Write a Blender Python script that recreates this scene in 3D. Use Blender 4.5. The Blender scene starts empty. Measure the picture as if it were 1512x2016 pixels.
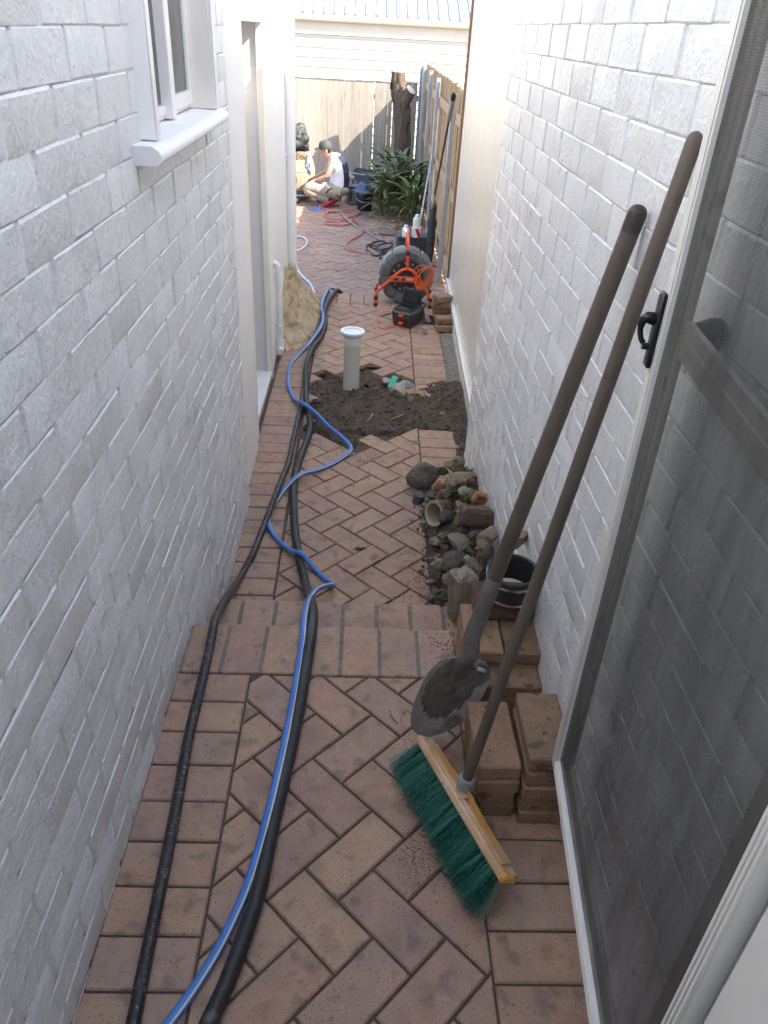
import bpy, bmesh, math, random
from mathutils import Vector, Matrix, noise
random.seed(11)
R = math.radians
scene = bpy.context.scene
COL = scene.collection

# ------------------------------------------------------------------ camera, sky, sun, exposure
CAM_H = 1.742
def cam_axes(pitch, yaw, roll):
    f = Vector((math.sin(yaw), math.cos(yaw), 0)); r = Vector((math.cos(yaw), -math.sin(yaw), 0)); u = Vector((0, 0, 1))
    f2 = f*math.cos(pitch) - u*math.sin(pitch); u2 = u*math.cos(pitch) + f*math.sin(pitch)
    return r*math.cos(roll) + u2*math.sin(roll), u2*math.cos(roll) - r*math.sin(roll), f2
cr, cu, cf = cam_axes(.5624, .0433, .0557)
cd = bpy.data.cameras.new('camera'); cam = bpy.data.objects.new('camera', cd); COL.objects.link(cam)
cam.matrix_world = Matrix(((cr.x, cu.x, -cf.x, 0), (cr.y, cu.y, -cf.y, 0), (cr.z, cu.z, -cf.z, CAM_H), (0, 0, 0, 1)))
cd.sensor_fit = 'VERTICAL'; cd.sensor_height = 36; cd.sensor_width = 27; cd.lens = 27.02
cd.clip_start = .02; cd.clip_end = 500
scene.camera = cam

SUN = Vector((1, -.5, 1.034)).normalized()        # towards the sun
w = bpy.data.worlds.new('World'); scene.world = w; w.use_nodes = True
nt = w.node_tree; bg = nt.nodes['Background']
sky = nt.nodes.new('ShaderNodeTexSky'); sky.sky_type = 'NISHITA'; sky.sun_disc = False
sky.sun_elevation = math.asin(SUN.z); sky.sun_rotation = math.atan2(SUN.x, SUN.y)
sky.air_density = 1.0; sky.dust_density = 2.2; sky.ozone_density = 1.0
nt.links.new(sky.outputs[0], bg.inputs[0]); bg.inputs[1].default_value = .15
sd = bpy.data.lights.new('sun', 'SUN'); sun = bpy.data.objects.new('sun', sd); COL.objects.link(sun)
sd.energy = 3.7; sd.angle = R(.5); sd.color = (1, .93, .82)
sun.rotation_euler = (-SUN).to_track_quat('-Z', 'Y').to_euler()
scene.view_settings.view_transform = 'Standard'; scene.view_settings.look = 'None'
scene.view_settings.exposure = 2.12; scene.view_settings.gamma = 1

# ------------------------------------------------------------------ materials
MATS = {}
def ramp(nt, cols, pos=None):
    n = nt.nodes.new('ShaderNodeValToRGB'); e = n.color_ramp.elements
    pos = pos or [i/(len(cols)-1) for i in range(len(cols))]
    while len(e) < len(cols): e.new(.5)
    for i, c in enumerate(cols): e[i].position = pos[i]; e[i].color = (*c, 1)
    return n
def mixc(nt, fac, a, b, mode='MIX'):
    m = nt.nodes.new('ShaderNodeMix'); m.data_type = 'RGBA'; m.blend_type = mode
    for s, v in ((0, fac), (6, a), (7, b)):
        if hasattr(v, 'is_linked') or hasattr(v, 'links'): nt.links.new(v, m.inputs[s])
        else: m.inputs[s].default_value = v if s == 0 else (*v, 1)
    return m.outputs[2]
def tex(nt, co, scale, detail=5, rough=.55, stretch=None, kind='noise', dist=0):
    src = co
    if stretch:
        mp = nt.nodes.new('ShaderNodeMapping'); mp.inputs['Scale'].default_value = stretch
        nt.links.new(co, mp.inputs['Vector']); src = mp.outputs[0]
    if kind == 'noise':
        n = nt.nodes.new('ShaderNodeTexNoise'); n.inputs['Detail'].default_value = detail; n.inputs['Roughness'].default_value = rough
        n.inputs['Distortion'].default_value = dist
    else:
        n = nt.nodes.new('ShaderNodeTexVoronoi')
    n.inputs['Scale'].default_value = scale
    nt.links.new(src, n.inputs['Vector']); return n.outputs[0]
def mrange(nt, v, a, b, c=0., d=1.):
    m = nt.nodes.new('ShaderNodeMapRange'); nt.links.new(v, m.inputs[0])
    for i, x in zip((1, 2, 3, 4), (a, b, c, d)): m.inputs[i].default_value = x
    return m.outputs[0]
def math2(nt, op, a, b):
    m = nt.nodes.new('ShaderNodeMath'); m.operation = op
    for i, v in ((0, a), (1, b)):
        if hasattr(v, 'links'): nt.links.new(v, m.inputs[i])
        else: m.inputs[i].default_value = v
    return m.outputs[0]
def mat(name, cols, rough=.6, metal=0, ns=6, nd=6, lo=.3, hi=.7, bump=0, bs=60, bdist=.004, stretch=None, bstretch=None,
        speck=None, rnd=0, spec=.5, rvar=0, coord='pos', rndcols=None, bump2=None):
    if name in MATS: return MATS[name]
    m = bpy.data.materials.new(name); m.use_nodes = True; nt = m.node_tree; p = nt.nodes['Principled BSDF']
    if coord == 'pos': co = nt.nodes.new('ShaderNodeNewGeometry').outputs['Position']
    else: co = nt.nodes.new('ShaderNodeTexCoord').outputs['Object']
    if isinstance(cols[0], (int, float)): cols = [cols, tuple(c*.86 for c in cols)]
    n = tex(nt, co, ns, nd, stretch=stretch); f = mrange(nt, n, lo, hi)
    r = ramp(nt, cols); nt.links.new(f, r.inputs[0]); c = r.outputs[0]
    oi = None
    if rndcols:
        oi = nt.nodes.new('ShaderNodeObjectInfo'); rr = ramp(nt, rndcols); rr.color_ramp.interpolation = 'LINEAR'
        nt.links.new(oi.outputs['Random'], rr.inputs[0])
        c = mixc(nt, .5, c, rr.outputs[0])
    if rnd:
        oi = oi or nt.nodes.new('ShaderNodeObjectInfo')
        v = mrange(nt, oi.outputs['Random'], 0, 1, 1-rnd, 1+rnd)
        h = nt.nodes.new('ShaderNodeHueSaturation'); nt.links.new(v, h.inputs['Value']); nt.links.new(c, h.inputs['Color']); c = h.outputs[0]
    if speck:
        for (sc, th, wd, sc_col, amt) in (speck if isinstance(speck, list) else [speck]):
            s = tex(nt, co, sc, 2, .5); k = mrange(nt, s, th, th+wd, 0, amt); c = mixc(nt, k, c, sc_col)
    nt.links.new(c, p.inputs['Base Color'])
    p.inputs['Roughness'].default_value = rough; p.inputs['Metallic'].default_value = metal
    p.inputs['Specular IOR Level'].default_value = spec
    if rvar:
        rv = mrange(nt, tex(nt, co, ns*2.3, 4), .3, .7, rough-rvar, rough+rvar); nt.links.new(rv, p.inputs['Roughness'])
    if bump:
        b = nt.nodes.new('ShaderNodeBump'); b.inputs['Strength'].default_value = bump; b.inputs['Distance'].default_value = bdist
        h = tex(nt, co, bs, 5, .6, stretch=bstretch)
        if bump2:
            h = math2(nt, 'ADD', h, math2(nt, 'MULTIPLY', tex(nt, co, bump2[0], 4, .6, stretch=bump2[2] if len(bump2) > 2 else None), bump2[1]))
        nt.links.new(h, b.inputs['Height']); nt.links.new(b.outputs[0], p.inputs['Normal'])
    MATS[name] = m; return m

PAINT = mat('painted_brick', [(.71, .712, .71), (.81, .812, .805)], rough=.38, ns=3, bump=1.0, bs=75, bdist=.0038, rvar=.14, spec=.5,
            bump2=(30, 1.5, (1, 1, .6)), speck=[(7, .66, .12, (.55, .545, .52), .28), (60, .70, .06, (.45, .44, .42), .5)])
RENDER = mat('smooth_render', [(.80, .79, .77), (.84, .83, .81)], rough=.55, ns=2, bump=.12, bs=90, bdist=.002)
CREAM = mat('cream_timber', [(.80, .76, .68), (.84, .80, .73)], rough=.45, ns=4, bump=.06, bs=40)
GREYDOOR = mat('grey_reveal_paint', [(.66, .655, .64), (.70, .69, .68)], rough=.5, ns=3, speck=(60, .70, .05, (.35, .33, .3), .5))
WHITE = mat('white_gloss_paint', [(.80, .79, .77), (.85, .84, .82)], rough=.35, ns=6, bump=.05, bs=50, speck=(30, .7, .08, (.5, .48, .44), .35))
PVC = mat('white_pvc', [(.78, .78, .76), (.83, .83, .81)], rough=.35, ns=5, speck=(18, .62, .15, (.6, .58, .54), .3))
PVCG = mat('grey_green_pvc', [(0.648, 0.647, 0.562), (0.713, 0.710, 0.624)], rough=.4, ns=8, speck=(25, .62, .2, (.45, .42, .35), .4))
CLAD = mat('cream_wall_sheet', [(.80, .765, .69), (.82, .785, .71)], rough=.22, ns=2)
CLADB = mat('cream_plinth_paint', [(.74, .71, .64), (.80, .77, .70)], rough=.4, ns=9, bump=.2, bs=40, speck=(16, .64, .1, (.45, .42, .36), .5))
CONC = mat('concrete', [(.42, .41, .38), (.52, .50, .47)], rough=.85, ns=12, bump=.4, bs=80)
PAVER = mat('clay_paver', [(0.242, 0.143, 0.096), (0.457, 0.282, 0.186), (0.322, 0.216, 0.152), (0.437, 0.287, 0.173)], rough=.70, ns=9, nd=9, lo=.30, hi=.70, bump=.55, bs=240, bdist=.0018, spec=.4, rvar=.12,
            rndcols=[(0.390, 0.226, 0.149), (0.447, 0.290, 0.176), (0.322, 0.208, 0.170), (0.447, 0.254, 0.165), (0.360, 0.249, 0.190), (0.477, 0.309, 0.186), (0.311, 0.190, 0.149), (0.420, 0.241, 0.158)],
            speck=[(190, .62, .06, (.07, .055, .05), .7), (6, .57, .16, (0.205, 0.143, 0.107), .55), (40, .66, .08, (.12, .09, .075), .5), (15, .585, .10, (.13, .10, .085), .5), (3.1, .60, .1, (0.350, 0.268, 0.207), .4)])
PAVERD = mat('dusty_reclaimed_paver', [(0.228, 0.130, 0.076), (0.304, 0.184, 0.107), (0.258, 0.164, 0.113)], rough=.85, ns=14, nd=7, bump=.8, bs=150, bdist=.003,
             rnd=.18, speck=[(28, .60, .08, (0.067, 0.050, 0.038), .8), (150, .62, .05, (0.067, 0.054, 0.043), .7), (8, .53, .12, (0.129, 0.103, 0.063), .55)])
JOINT = mat('joint_sand', [(0.081, 0.058, 0.041), (0.118, 0.087, 0.063)], rough=.95, ns=30, bump=.7, bs=200)
MORTAR = mat('grey_mortar', [(.17, .145, .11), (.26, .225, .175)], rough=.95, ns=40, bump=.8, bs=160, speck=(24, .62, .1, (.08, .09, .04), .6))
SOIL = mat('dark_soil', [(0.061, 0.047, 0.037), (0.131, 0.102, 0.077), (0.096, 0.075, 0.060)], rough=.95, ns=18, nd=8, bump=1.0, bs=120, bdist=.008, spec=.2,
           bump2=(400, .5), speck=(160, .70, .05, (0.455, 0.403, 0.333), .7))
SANDM = mat('yellow_sand', [(.44, .34, .205), (.62, .50, .325), (.53, .42, .265)], rough=.95, ns=9, nd=8, bump=1, bs=38, bdist=.02, bump2=(170, .5), spec=.2,
            speck=(9, .54, .16, (.30, .215, .115), .7))  # darker patches painted in as shading for the lumps
GRAVEL = mat('grey_gravel', [(.20, .19, .16), (.45, .43, .38)], rough=.9, ns=90, nd=2)
TIMBER = mat('old_tool_handle', [(.070, .051, .037), (.13, .10, .074)], rough=.6, ns=14, stretch=(1, 1, .06), bump=.25, bs=120, bstretch=(1, 1, .05), bdist=.002,
             speck=(14, .62, .12, (.06, .045, .035), .6))
TAPE = mat('hand_darkened_timber', [(.028, .022, .018), (.055, .043, .034)], rough=.5, ns=20)
STEEL = mat('worn_shovel_steel', [(0.351, 0.351, 0.333), (0.513, 0.506, 0.479), (0.405, 0.398, 0.372)], rough=.45, metal=.25, ns=7, bump=.15, bs=70, rvar=.12, speck=(9, .56, .1, (.09, .075, .06), .8))
STEELD = mat('dirty_shovel_socket', [(.11, .10, .085), (.21, .195, .17)], rough=.7, metal=.3, ns=16, bump=.3, bs=60)
CLAMP = mat('clamp_steel', (.62, .62, .60), rough=.25, metal=1)
ALU = mat('cream_aluminium', [(.72, .70, .65), (.76, .74, .69)], rough=.35, ns=5, speck=(20, .68, .08, (.5, .47, .42), .35))
ALUD = mat('dusty_frame', [(.44, .42, .375), (.52, .495, .45)], rough=.5, ns=10, speck=(24, .62, .1, (.22, .21, .18), .6))
BLACKP = mat('black_plastic', (.016, .016, .017), rough=.35, ns=8)
RUBBER = mat('black_rubber', [(.014, .014, .015), (.035, .034, .032)], rough=.55, ns=25, bump=.15, bs=120)
HOSEK = mat('black_hose_rubber', [(.012, .012, .013), (.030, .030, .030)], rough=.5, ns=20, speck=[(16, .64, .1, (.17, .15, .13), .5)], bump=.2, bs=140)
HOSER = mat('worn_black_hose', [(.014, .014, .015), (.032, .030, .028)], rough=.42, ns=20, speck=[(75, .60, .06, (.23, .12, .07), .8), (120, .64, .06, (.30, .25, .2), .6)], bump=.2, bs=140)
BLUE = mat('blue_hose', [(.045, .16, .48), (.07, .22, .58)], rough=.35, ns=9, speck=(14, .64, .12, (.25, .3, .38), .4))
HOSEW = mat('pale_hose_stripe', (.72, .72, .60), rough=.4)
REDH = mat('faded_red_hose', [(.42, .12, .085), (.55, .20, .15)], rough=.5, ns=6)
GREYH = mat('grey_hose', [(.22, .20, .17), (.32, .30, .26)], rough=.5, ns=8)
PALEH = mat('pale_blue_hose', [(.50, .54, .60), (.62, .65, .68)], rough=.4, ns=8)
ORANGE = mat('orange_enamel', [(.72, .085, .025), (.80, .11, .035)], rough=.32, ns=6, speck=(30, .68, .07, (.3, .06, .03), .5))
OCABLE = mat('orange_cable', (.82, .16, .03), rough=.45)
REELG = mat('grey_reel_plastic', [(.105, .112, .115), (.15, .157, .16)], rough=.4, ns=7, speck=(18, .62, .14, (.22, .20, .17), .4))
REELD = mat('dark_reel_plastic', [(.03, .032, .034), (.055, .057, .06)], rough=.5, ns=12)
RIVET = mat('dull_rivet', [(.34, .27, .2), (.45, .38, .30)], rough=.4, metal=.6)
SCREEN = mat('monitor_glass', (.012, .014, .014), rough=.08)
CASE = mat('dark_grey_case', [(.035, .038, .042), (.055, .058, .062)], rough=.45, ns=10, speck=(30, .66, .08, (.14, .13, .12), .4))
BROOMW = mat('varnished_broom_timber', [(.52, .30, .15), (.62, .40, .22), (.56, .36, .20)], rough=.45, ns=10, stretch=(1, 1, 1), bump=.1, bs=60,
             speck=[(20, .50, .12, (.62, .47, .38), .85), (40, .66, .07, (.30, .18, .09), .7)])
BROOMY = mat('yellow_broom_varnish', [(.66, .32, .06), (.72, .42, .12)], rough=.35, ns=10)
BRISTL = mat('light_green_bristle', [(.09, .28, .215), (.17, .42, .34)], rough=.5, ns=60, nd=2)
BRISTD = mat('dark_green_bristle', [(.006, .05, .038), (.015, .10, .075)], rough=.5, ns=60, nd=2)
BRIST = mat('green_bristle', [(.03, .14, .105), (.06, .25, .19), (.045, .19, .14)], rough=.5, ns=60, nd=2)
BRISTP = mat('pale_bristle', [(.28, .26, .17), (.40, .37, .26)], rough=.6, ns=40)
FERR = mat('grey_ferrule', [(.22, .225, .23), (.30, .305, .31)], rough=.4)
ROCK1 = mat('grey_rubble', [(0.068, 0.059, 0.046), (0.177, 0.147, 0.097), (0.116, 0.097, 0.066)], rough=.9, ns=14, nd=8, bump=.9, bs=70, bdist=.016, rnd=.3, speck=(16, .58, .1, (0.041, 0.033, 0.025), .75))
ROCK2 = mat('tan_rubble', [(0.163, 0.120, 0.068), (0.286, 0.222, 0.136), (0.224, 0.171, 0.098)], rough=.9, ns=12, nd=8, bump=.9, bs=60, bdist=.016, rnd=.25, speck=(15, .57, .1, (0.041, 0.032, 0.022), .8))
ROCK3 = mat('muddy_stone', [(.05, .042, .034), (.13, .11, .085), (.085, .07, .055)], rough=.95, ns=12, nd=8, bump=1, bs=50, bdist=.012, rnd=.2, speck=(60, .66, .05, (.3, .27, .22), .6))
ROCK4 = mat('orange_brick_rubble', [(0.315, 0.119, 0.042), (0.435, 0.203, 0.084)], rough=.95, ns=25, nd=8, bump=1, bs=90, bdist=.01, speck=(30, .6, .1, (0.120, 0.056, 0.028), .7))
ROCK5 = mat('pale_concrete_rubble', [(0.136, 0.116, 0.081), (0.272, 0.235, 0.169), (0.204, 0.176, 0.125)], rough=.9, ns=12, bump=.8, bs=70, bdist=.014, rnd=.15, speck=(15, .60, .1, (0.102, 0.086, 0.062), .7))
BATM = mat('dark_brown_brick', [(.075, .042, .03), (.15, .085, .055)], rough=.9, ns=12, bump=.6, bs=70, speck=[(12, .58, .12, (.03, .025, .02), .7), (20, .66, .07, (.42, .19, .06), .7)])
CLAY = mat('salt_glazed_clay', [(.13, .075, .05), (.22, .14, .095)], rough=.5, ns=12, bump=.3, bs=60, speck=(26, .58, .1, (.05, .04, .03), .7))
CLAYI = mat('tan_clay_inside', [(.40, .32, .21), (.50, .41, .29)], rough=.8, ns=12, speck=(18, .62, .1, (.18, .13, .08), .6))
FENCEW = mat('weathered_fence', [(.25, .215, .17), (.36, .32, .265), (.30, .265, .215)], rough=.85, ns=9, stretch=(3, 3, .25), bump=.4, bs=60, bstretch=(1, 1, .06), rnd=.1)
FENCEN = mat('newer_pine_fence', [(.36, .23, .12), (.50, .34, .19), (.43, .29, .16)], rough=.75, ns=8, stretch=(3, 3, .25), bump=.3, bs=60, bstretch=(1, 1, .06), rnd=.12)
GALV = mat('galvanised_post', [(.36, .37, .37), (.48, .49, .49)], rough=.45, metal=.4, ns=12)
BARK = mat('tree_bark', [(.05, .034, .022), (.17, .125, .085), (.10, .072, .048)], rough=.95, ns=22, nd=8, stretch=(1, 1, .16), bump=1, bs=26, bstretch=(1, 1, .12), bdist=.05)
CUTW = mat('cut_timber_end', [(.62, .56, .46), (.72, .66, .55)], rough=.8, ns=12)
BOARD = mat('white_weatherboard', [(.66, .635, .585), (.70, .675, .62)], rough=.55, ns=4)
ROOFM = mat('pale_metal_roof', [(.34, .37, .42), (.40, .43, .48)], rough=.6, ns=3)
GUTTER = mat('cream_gutter', [(.62, .57, .42), (.68, .63, .49)], rough=.45, ns=4)
FASCIA_SHADE = mat('taupe_fascia_shade', [(.50, .46, .40), (.54, .50, .44)], rough=.6, ns=4)
LEAF = mat('broad_leaf', [(0.062, 0.094, 0.025), (0.138, 0.171, 0.055), (0.100, 0.132, 0.040)], rough=.38, ns=7, rnd=.35, spec=.5)
LEAFD = mat('dry_leaf', [(.24, .15, .06), (.36, .25, .11)], rough=.8, ns=9, rnd=.3)
SKIN = mat('skin', [(.50, .28, .19), (.56, .33, .235)], rough=.5, ns=12)
VEST = None
TROUS = mat('khaki_trousers', [(.30, .26, .195), (.38, .335, .26)], rough=.85, ns=9, bump=.7, bs=26, bdist=.02, speck=(7, .64, .1, (.24, .2, .15), .4))
NAVY = mat('navy_cloth', [(.012, .018, .05), (.025, .034, .08)], rough=.8, ns=12)
VESTW = mat('white_vest_cloth', [(.74, .74, .80), (.82, .82, .86)], rough=.8, ns=9, bump=.4, bs=30, bdist=.012)
VESTP = mat('pale_blue_print', (.35, .55, .85), rough=.7)
REDS = mat('red_shoe', [(.55, .018, .03), (.66, .035, .05)], rough=.5, ns=14)
CAPM = mat('charcoal_cap', [(.045, .045, .043), (.07, .07, .066)], rough=.8, ns=20)
DARKC = mat('dark_detail', (.01, .009, .008), rough=.5)
TARP = mat('black_tarpaulin', [(.008, .010, .018), (.022, .026, .042)], rough=.32, ns=9, bump=.6, bs=12, bdist=.05)
BAG = mat('charcoal_bag', [(.02, .02, .022), (.05, .05, .052)], rough=.5, ns=10, bump=.8, bs=18, bdist=.03)
BLUEC = mat('blue_towel', [(.10, .13, .26), (.18, .22, .38)], rough=.95, ns=12, bump=.6, bs=60, bdist=.01)
BARREL = mat('old_barrel_oak', [(.30, .22, .13), (.46, .36, .24)], rough=.75, ns=8, stretch=(4, 4, .4), bump=.3, bs=50)
LABELM = mat('white_bottle', [(.72, .70, .68), (.80, .78, .75)], rough=.4, ns=8, speck=(30, .64, .08, (.45, .40, .42), .5))
REDST = mat('red_stripe', (.62, .02, .03), rough=.45)
GREENP = mat('green_plastic', [(.03, .36, .24), (.06, .45, .31)], rough=.4)
GLASSW = mat('window_glass', [(.02, .023, .024), (.05, .052, .05)], rough=.04, ns=4, stretch=(6, 6, .3), spec=.8)
TILE = mat('white_tile', (.80, .80, .80), rough=.25)
GREYPL = mat('grey_cap_plastic', [(.24, .245, .25), (.32, .325, .33)], rough=.45)
CLEARP = mat('crumpled_pale_plastic', [(.16, .16, .15), (.36, .36, .35)], rough=.25, ns=20, bump=.6, bs=60, bdist=.01)
LOGM = mat('weathered_block', [(.12, .095, .07), (.30, .25, .19), (.2, .165, .12)], rough=.95, ns=18, stretch=(1.5, 1.5, .25), bump=.9, bs=40, bdist=.012, bstretch=(1, 1, .25))
GROUND = mat('bare_earth', [(.14, .11, .08), (.22, .18, .13)], rough=.95, ns=3)
HAT = CAPM

def screen_mat():
    m = bpy.data.materials.new('fly_screen_mesh'); m.use_nodes = True; nt = m.node_tree; p = nt.nodes['Principled BSDF']
    p.inputs['Base Color'].default_value = (.028, .029, .027, 1); p.inputs['Roughness'].default_value = .55
    t = nt.nodes.new('ShaderNodeBsdfTransparent'); mx = nt.nodes.new('ShaderNodeMixShader')
    co = nt.nodes.new('ShaderNodeNewGeometry').outputs['Position']
    k = mrange(nt, tex(nt, co, 7, 6, stretch=(1, 1, .3)), .32, .68, .50, .74)
    # woven wires, a little under two millimetres apart
    wv = nt.nodes.new('ShaderNodeTexWave'); wv.wave_type = 'BANDS'; wv.bands_direction = 'Z'; wv.inputs['Scale'].default_value = 90
    nt.links.new(co, wv.inputs['Vector'])
    k = math2(nt, 'ADD', k, mrange(nt, wv.outputs[1], 0, 1, -.035, .035))
    nt.links.new(k, mx.inputs[0]); nt.links.new(t.outputs[0], mx.inputs[1]); nt.links.new(p.outputs[0], mx.inputs[2])
    nt.links.new(mx.outputs[0], nt.nodes['Material Output'].inputs[0]); return m
FLY = screen_mat()

# ------------------------------------------------------------------ geometry helpers
def catmull(pts, step):
    pts = [Vector(p) for p in pts]; out = []
    P = [pts[0]*2-pts[1]] + pts + [pts[-1]*2-pts[-2]]
    for i in range(1, len(P)-2):
        p0, p1, p2, p3 = P[i-1:i+3]; n = max(1, int((p2-p1).length/step))
        for k in range(n):
            t = k/n
            out.append(.5*((2*p1)+(p2-p0)*t+(2*p0-5*p1+4*p2-p3)*t*t+(3*p1-p0-3*p2+p3)*t**3))
    out.append(pts[-1]); return out
def roughen(g, cuts, amp, freq):
    me = bpy.data.meshes.new('tmp'); me.from_pydata(g.v, [], g.f); bm = bmesh.new(); bm.from_mesh(me)
    bmesh.ops.recalc_face_normals(bm, faces=bm.faces[:]); bmesh.ops.subdivide_edges(bm, edges=bm.edges[:], cuts=cuts, use_grid_fill=True); bm.normal_update()
    for v in bm.verts: v.co += v.normal*amp*(noise.fractal(v.co*freq, 1, 2, 3)-.25)
    g.v = [tuple(v.co) for v in bm.verts]; g.f = [tuple(v.index for v in f.verts) for f in bm.faces]; g.m = [0]*len(g.f); bm.free(); bpy.data.meshes.remove(me); return g
class G:
    def __init__(s): s.v = []; s.f = []; s.m = []
    def add(s, vs, fs, mi=0, M=None):
        o = len(s.v)
        s.v += [tuple(M @ Vector(v)) if M else tuple(v) for v in vs]
        s.f += [tuple(i+o for i in f) for f in fs]; s.m += [mi]*len(fs); return s
    def box(s, x0, x1, y0, y1, z0, z1, b=0, M=None, mi=0):
        c = Vector(((x0+x1)/2, (y0+y1)/2, (z0+z1)/2)); h = Vector((abs(x1-x0)/2, abs(y1-y0)/2, abs(z1-z0)/2))
        if not b:
            vs = [c+Vector((sx*h.x, sy*h.y, sz*h.z)) for sx in (-1, 1) for sy in (-1, 1) for sz in (-1, 1)]
            return s.add(vs, [(0, 1, 3, 2), (4, 6, 7, 5), (0, 4, 5, 1), (2, 3, 7, 6), (0, 2, 6, 4), (1, 5, 7, 3)], mi, M)
        b = min(b, h.x*.9, h.y*.9, h.z*.9); vs = []; ix = {}
        for sx in (-1, 1):
            for sy in (-1, 1):
                for sz in (-1, 1):
                    for a in range(3):
                        d = Vector((sx*(h.x-(b if a != 0 else 0)), sy*(h.y-(b if a != 1 else 0)), sz*(h.z-(b if a != 2 else 0))))
                        ix[(sx, sy, sz, a)] = len(vs); vs.append(c+d)
        fs = []
        for a in range(3):
            o1, o2 = [k for k in range(3) if k != a]
            for sa in (-1, 1):
                q = []
                for (p, r) in ((-1, -1), (1, -1), (1, 1), (-1, 1)):
                    k = [0, 0, 0]; k[a] = sa; k[o1] = p; k[o2] = r; q.append(ix[(*k, a)])
                fs.append(tuple(q))
            for p in (-1, 1):
                for r in (-1, 1):
                    k1 = [0, 0, 0]; k1[o1] = p; k1[o2] = r; k2 = list(k1); k1[a] = -1; k2[a] = 1
                    fs.append((ix[(*k1, o1)], ix[(*k1, o2)], ix[(*k2, o2)], ix[(*k2, o1)]))
        for sx in (-1, 1):
            for sy in (-1, 1):
                for sz in (-1, 1): fs.append(tuple(ix[(sx, sy, sz, a)] for a in range(3)))
        return s.add(vs, fs, mi, M)
    def tube(s, pts, r, seg=10, caps=True, mi=0, smooth=0, stripe=None, squash=None):
        if smooth:
            rr = r
            P = catmull(pts, smooth)
            if isinstance(r, (list, tuple)):
                n = len(pts)-1
                L = [0]
                # radii follow the original points by arc position
                acc = [0.]
                for a, b in zip(pts, pts[1:]): acc.append(acc[-1]+(Vector(b)-Vector(a)).length)
                accp = [0.]
                for a, b in zip(P, P[1:]): accp.append(accp[-1]+(b-a).length)
                rr = []
                for q in accp:
                    q = q/accp[-1]*acc[-1]; i = 0
                    while i < n-1 and acc[i+1] < q: i += 1
                    t = (q-acc[i])/max(1e-9, acc[i+1]-acc[i]); t = min(1, max(0, t)); rr.append(r[i]*(1-t)+r[i+1]*t)
            r = rr; pts = P
        pts = [Vector(p) for p in pts]; n = len(pts)
        r = r if isinstance(r, (list, tuple)) else [r]*n
        t0 = (pts[1]-pts[0]).normalized(); up = Vector((0, 0, 1)) if abs(t0.z) < .9 else Vector((1, 0, 0))
        N = (up - t0*up.dot(t0)).normalized(); vs = []
        for i, p in enumerate(pts):
            t = (pts[min(i+1, n-1)]-pts[max(i-1, 0)]).normalized()
            N = (N - t*N.dot(t)); N = N.normalized() if N.length > 1e-6 else t.orthogonal().normalized()
            Bv = t.cross(N)
            for k in range(seg):
                a = 2*math.pi*k/seg; vs.append(p+(N*math.cos(a)+Bv*math.sin(a)*(squash or 1))*r[i])
        fs = []; o = len(s.v)
        s.v += [tuple(v) for v in vs]
        for i in range(n-1):
            for k in range(seg):
                s.f.append((o+i*seg+k, o+i*seg+(k+1) % seg, o+(i+1)*seg+(k+1) % seg, o+(i+1)*seg+k))
                s.m.append(1 if stripe and k in stripe else mi)
        if caps:
            s.f.append(tuple(o+k for k in reversed(range(seg)))); s.m.append(mi)
            s.f.append(tuple(o+(n-1)*seg+k for k in range(seg))); s.m.append(mi)
        return s
    def lathe(s, prof, seg=24, M=None, mi=0, a0=0, a1=None, wob=None):
        full = a1 is None; a1 = 2*math.pi if full else a1; n = seg if full else seg+1; vs = []
        for (r, h) in prof:
            for k in range(n):
                a = a0+(a1-a0)*k/seg; q = r*(1+(wob(a) if wob else 0)); vs.append((q*math.cos(a), q*math.sin(a), h))
        fs = []
        for i in range(len(prof)-1):
            for k in range(seg):
                k2 = (k+1) % n
                fs.append((i*n+k, i*n+k2, (i+1)*n+k2, (i+1)*n+k))
        return s.add(vs, fs, mi, M)
    def prism(s, poly, z0, z1, ch=0, M=None, mi=0):
        n = len(poly); vs = [(x, y, z0) for x, y in poly]
        if ch:
            cx = sum(p[0] for p in poly)/n; cy = sum(p[1] for p in poly)/n; ins = []
            for i in range(n):
                p, a, b = Vector(poly[i]), Vector(poly[i-1]), Vector(poly[(i+1) % n])
                e1 = (p-a); e2 = (b-p)
                if e1.length < 1e-6 or e2.length < 1e-6: ins.append(tuple(p)); continue
                e1.normalize(); e2.normalize(); n1 = Vector((-e1.y, e1.x)); n2 = Vector((-e2.y, e2.x))
                bis = n1+n2; bis = bis/max(.35, bis.length**2/2) if bis.length > 1e-6 else n1
                ins.append(tuple(p+bis*ch))
            vs += [(x, y, z1-ch) for x, y in poly] + [(x, y, z1) for x, y in ins]
            lv = 3
        else: vs += [(x, y, z1) for x, y in poly]; lv = 2
        fs = []
        for l in range(lv-1):
            for i in range(n):
                j = (i+1) % n; fs.append((l*n+i, l*n+j, (l+1)*n+j, (l+1)*n+i))
        fs.append(tuple((lv-1)*n+i for i in range(n))); fs.append(tuple(reversed(range(n))))
        return s.add(vs, fs, mi, M)
    def loft(s, rings, seg=14, caps=True, mi=0):
        # rings: (centre, axis_a vector, axis_b vector)
        vs = []
        for c, a, b in rings:
            c, a, b = Vector(c), Vector(a), Vector(b)
            for k in range(seg):
                t = 2*math.pi*k/seg; vs.append(c+a*math.cos(t)+b*math.sin(t))
        fs = []
        for i in range(len(rings)-1):
            for k in range(seg): fs.append((i*seg+k, i*seg+(k+1) % seg, (i+1)*seg+(k+1) % seg, (i+1)*seg+k))
        if caps: fs += [tuple(reversed(range(seg))), tuple((len(rings)-1)*seg+k for k in range(seg))]
        return s.add(vs, fs, mi)
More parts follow.
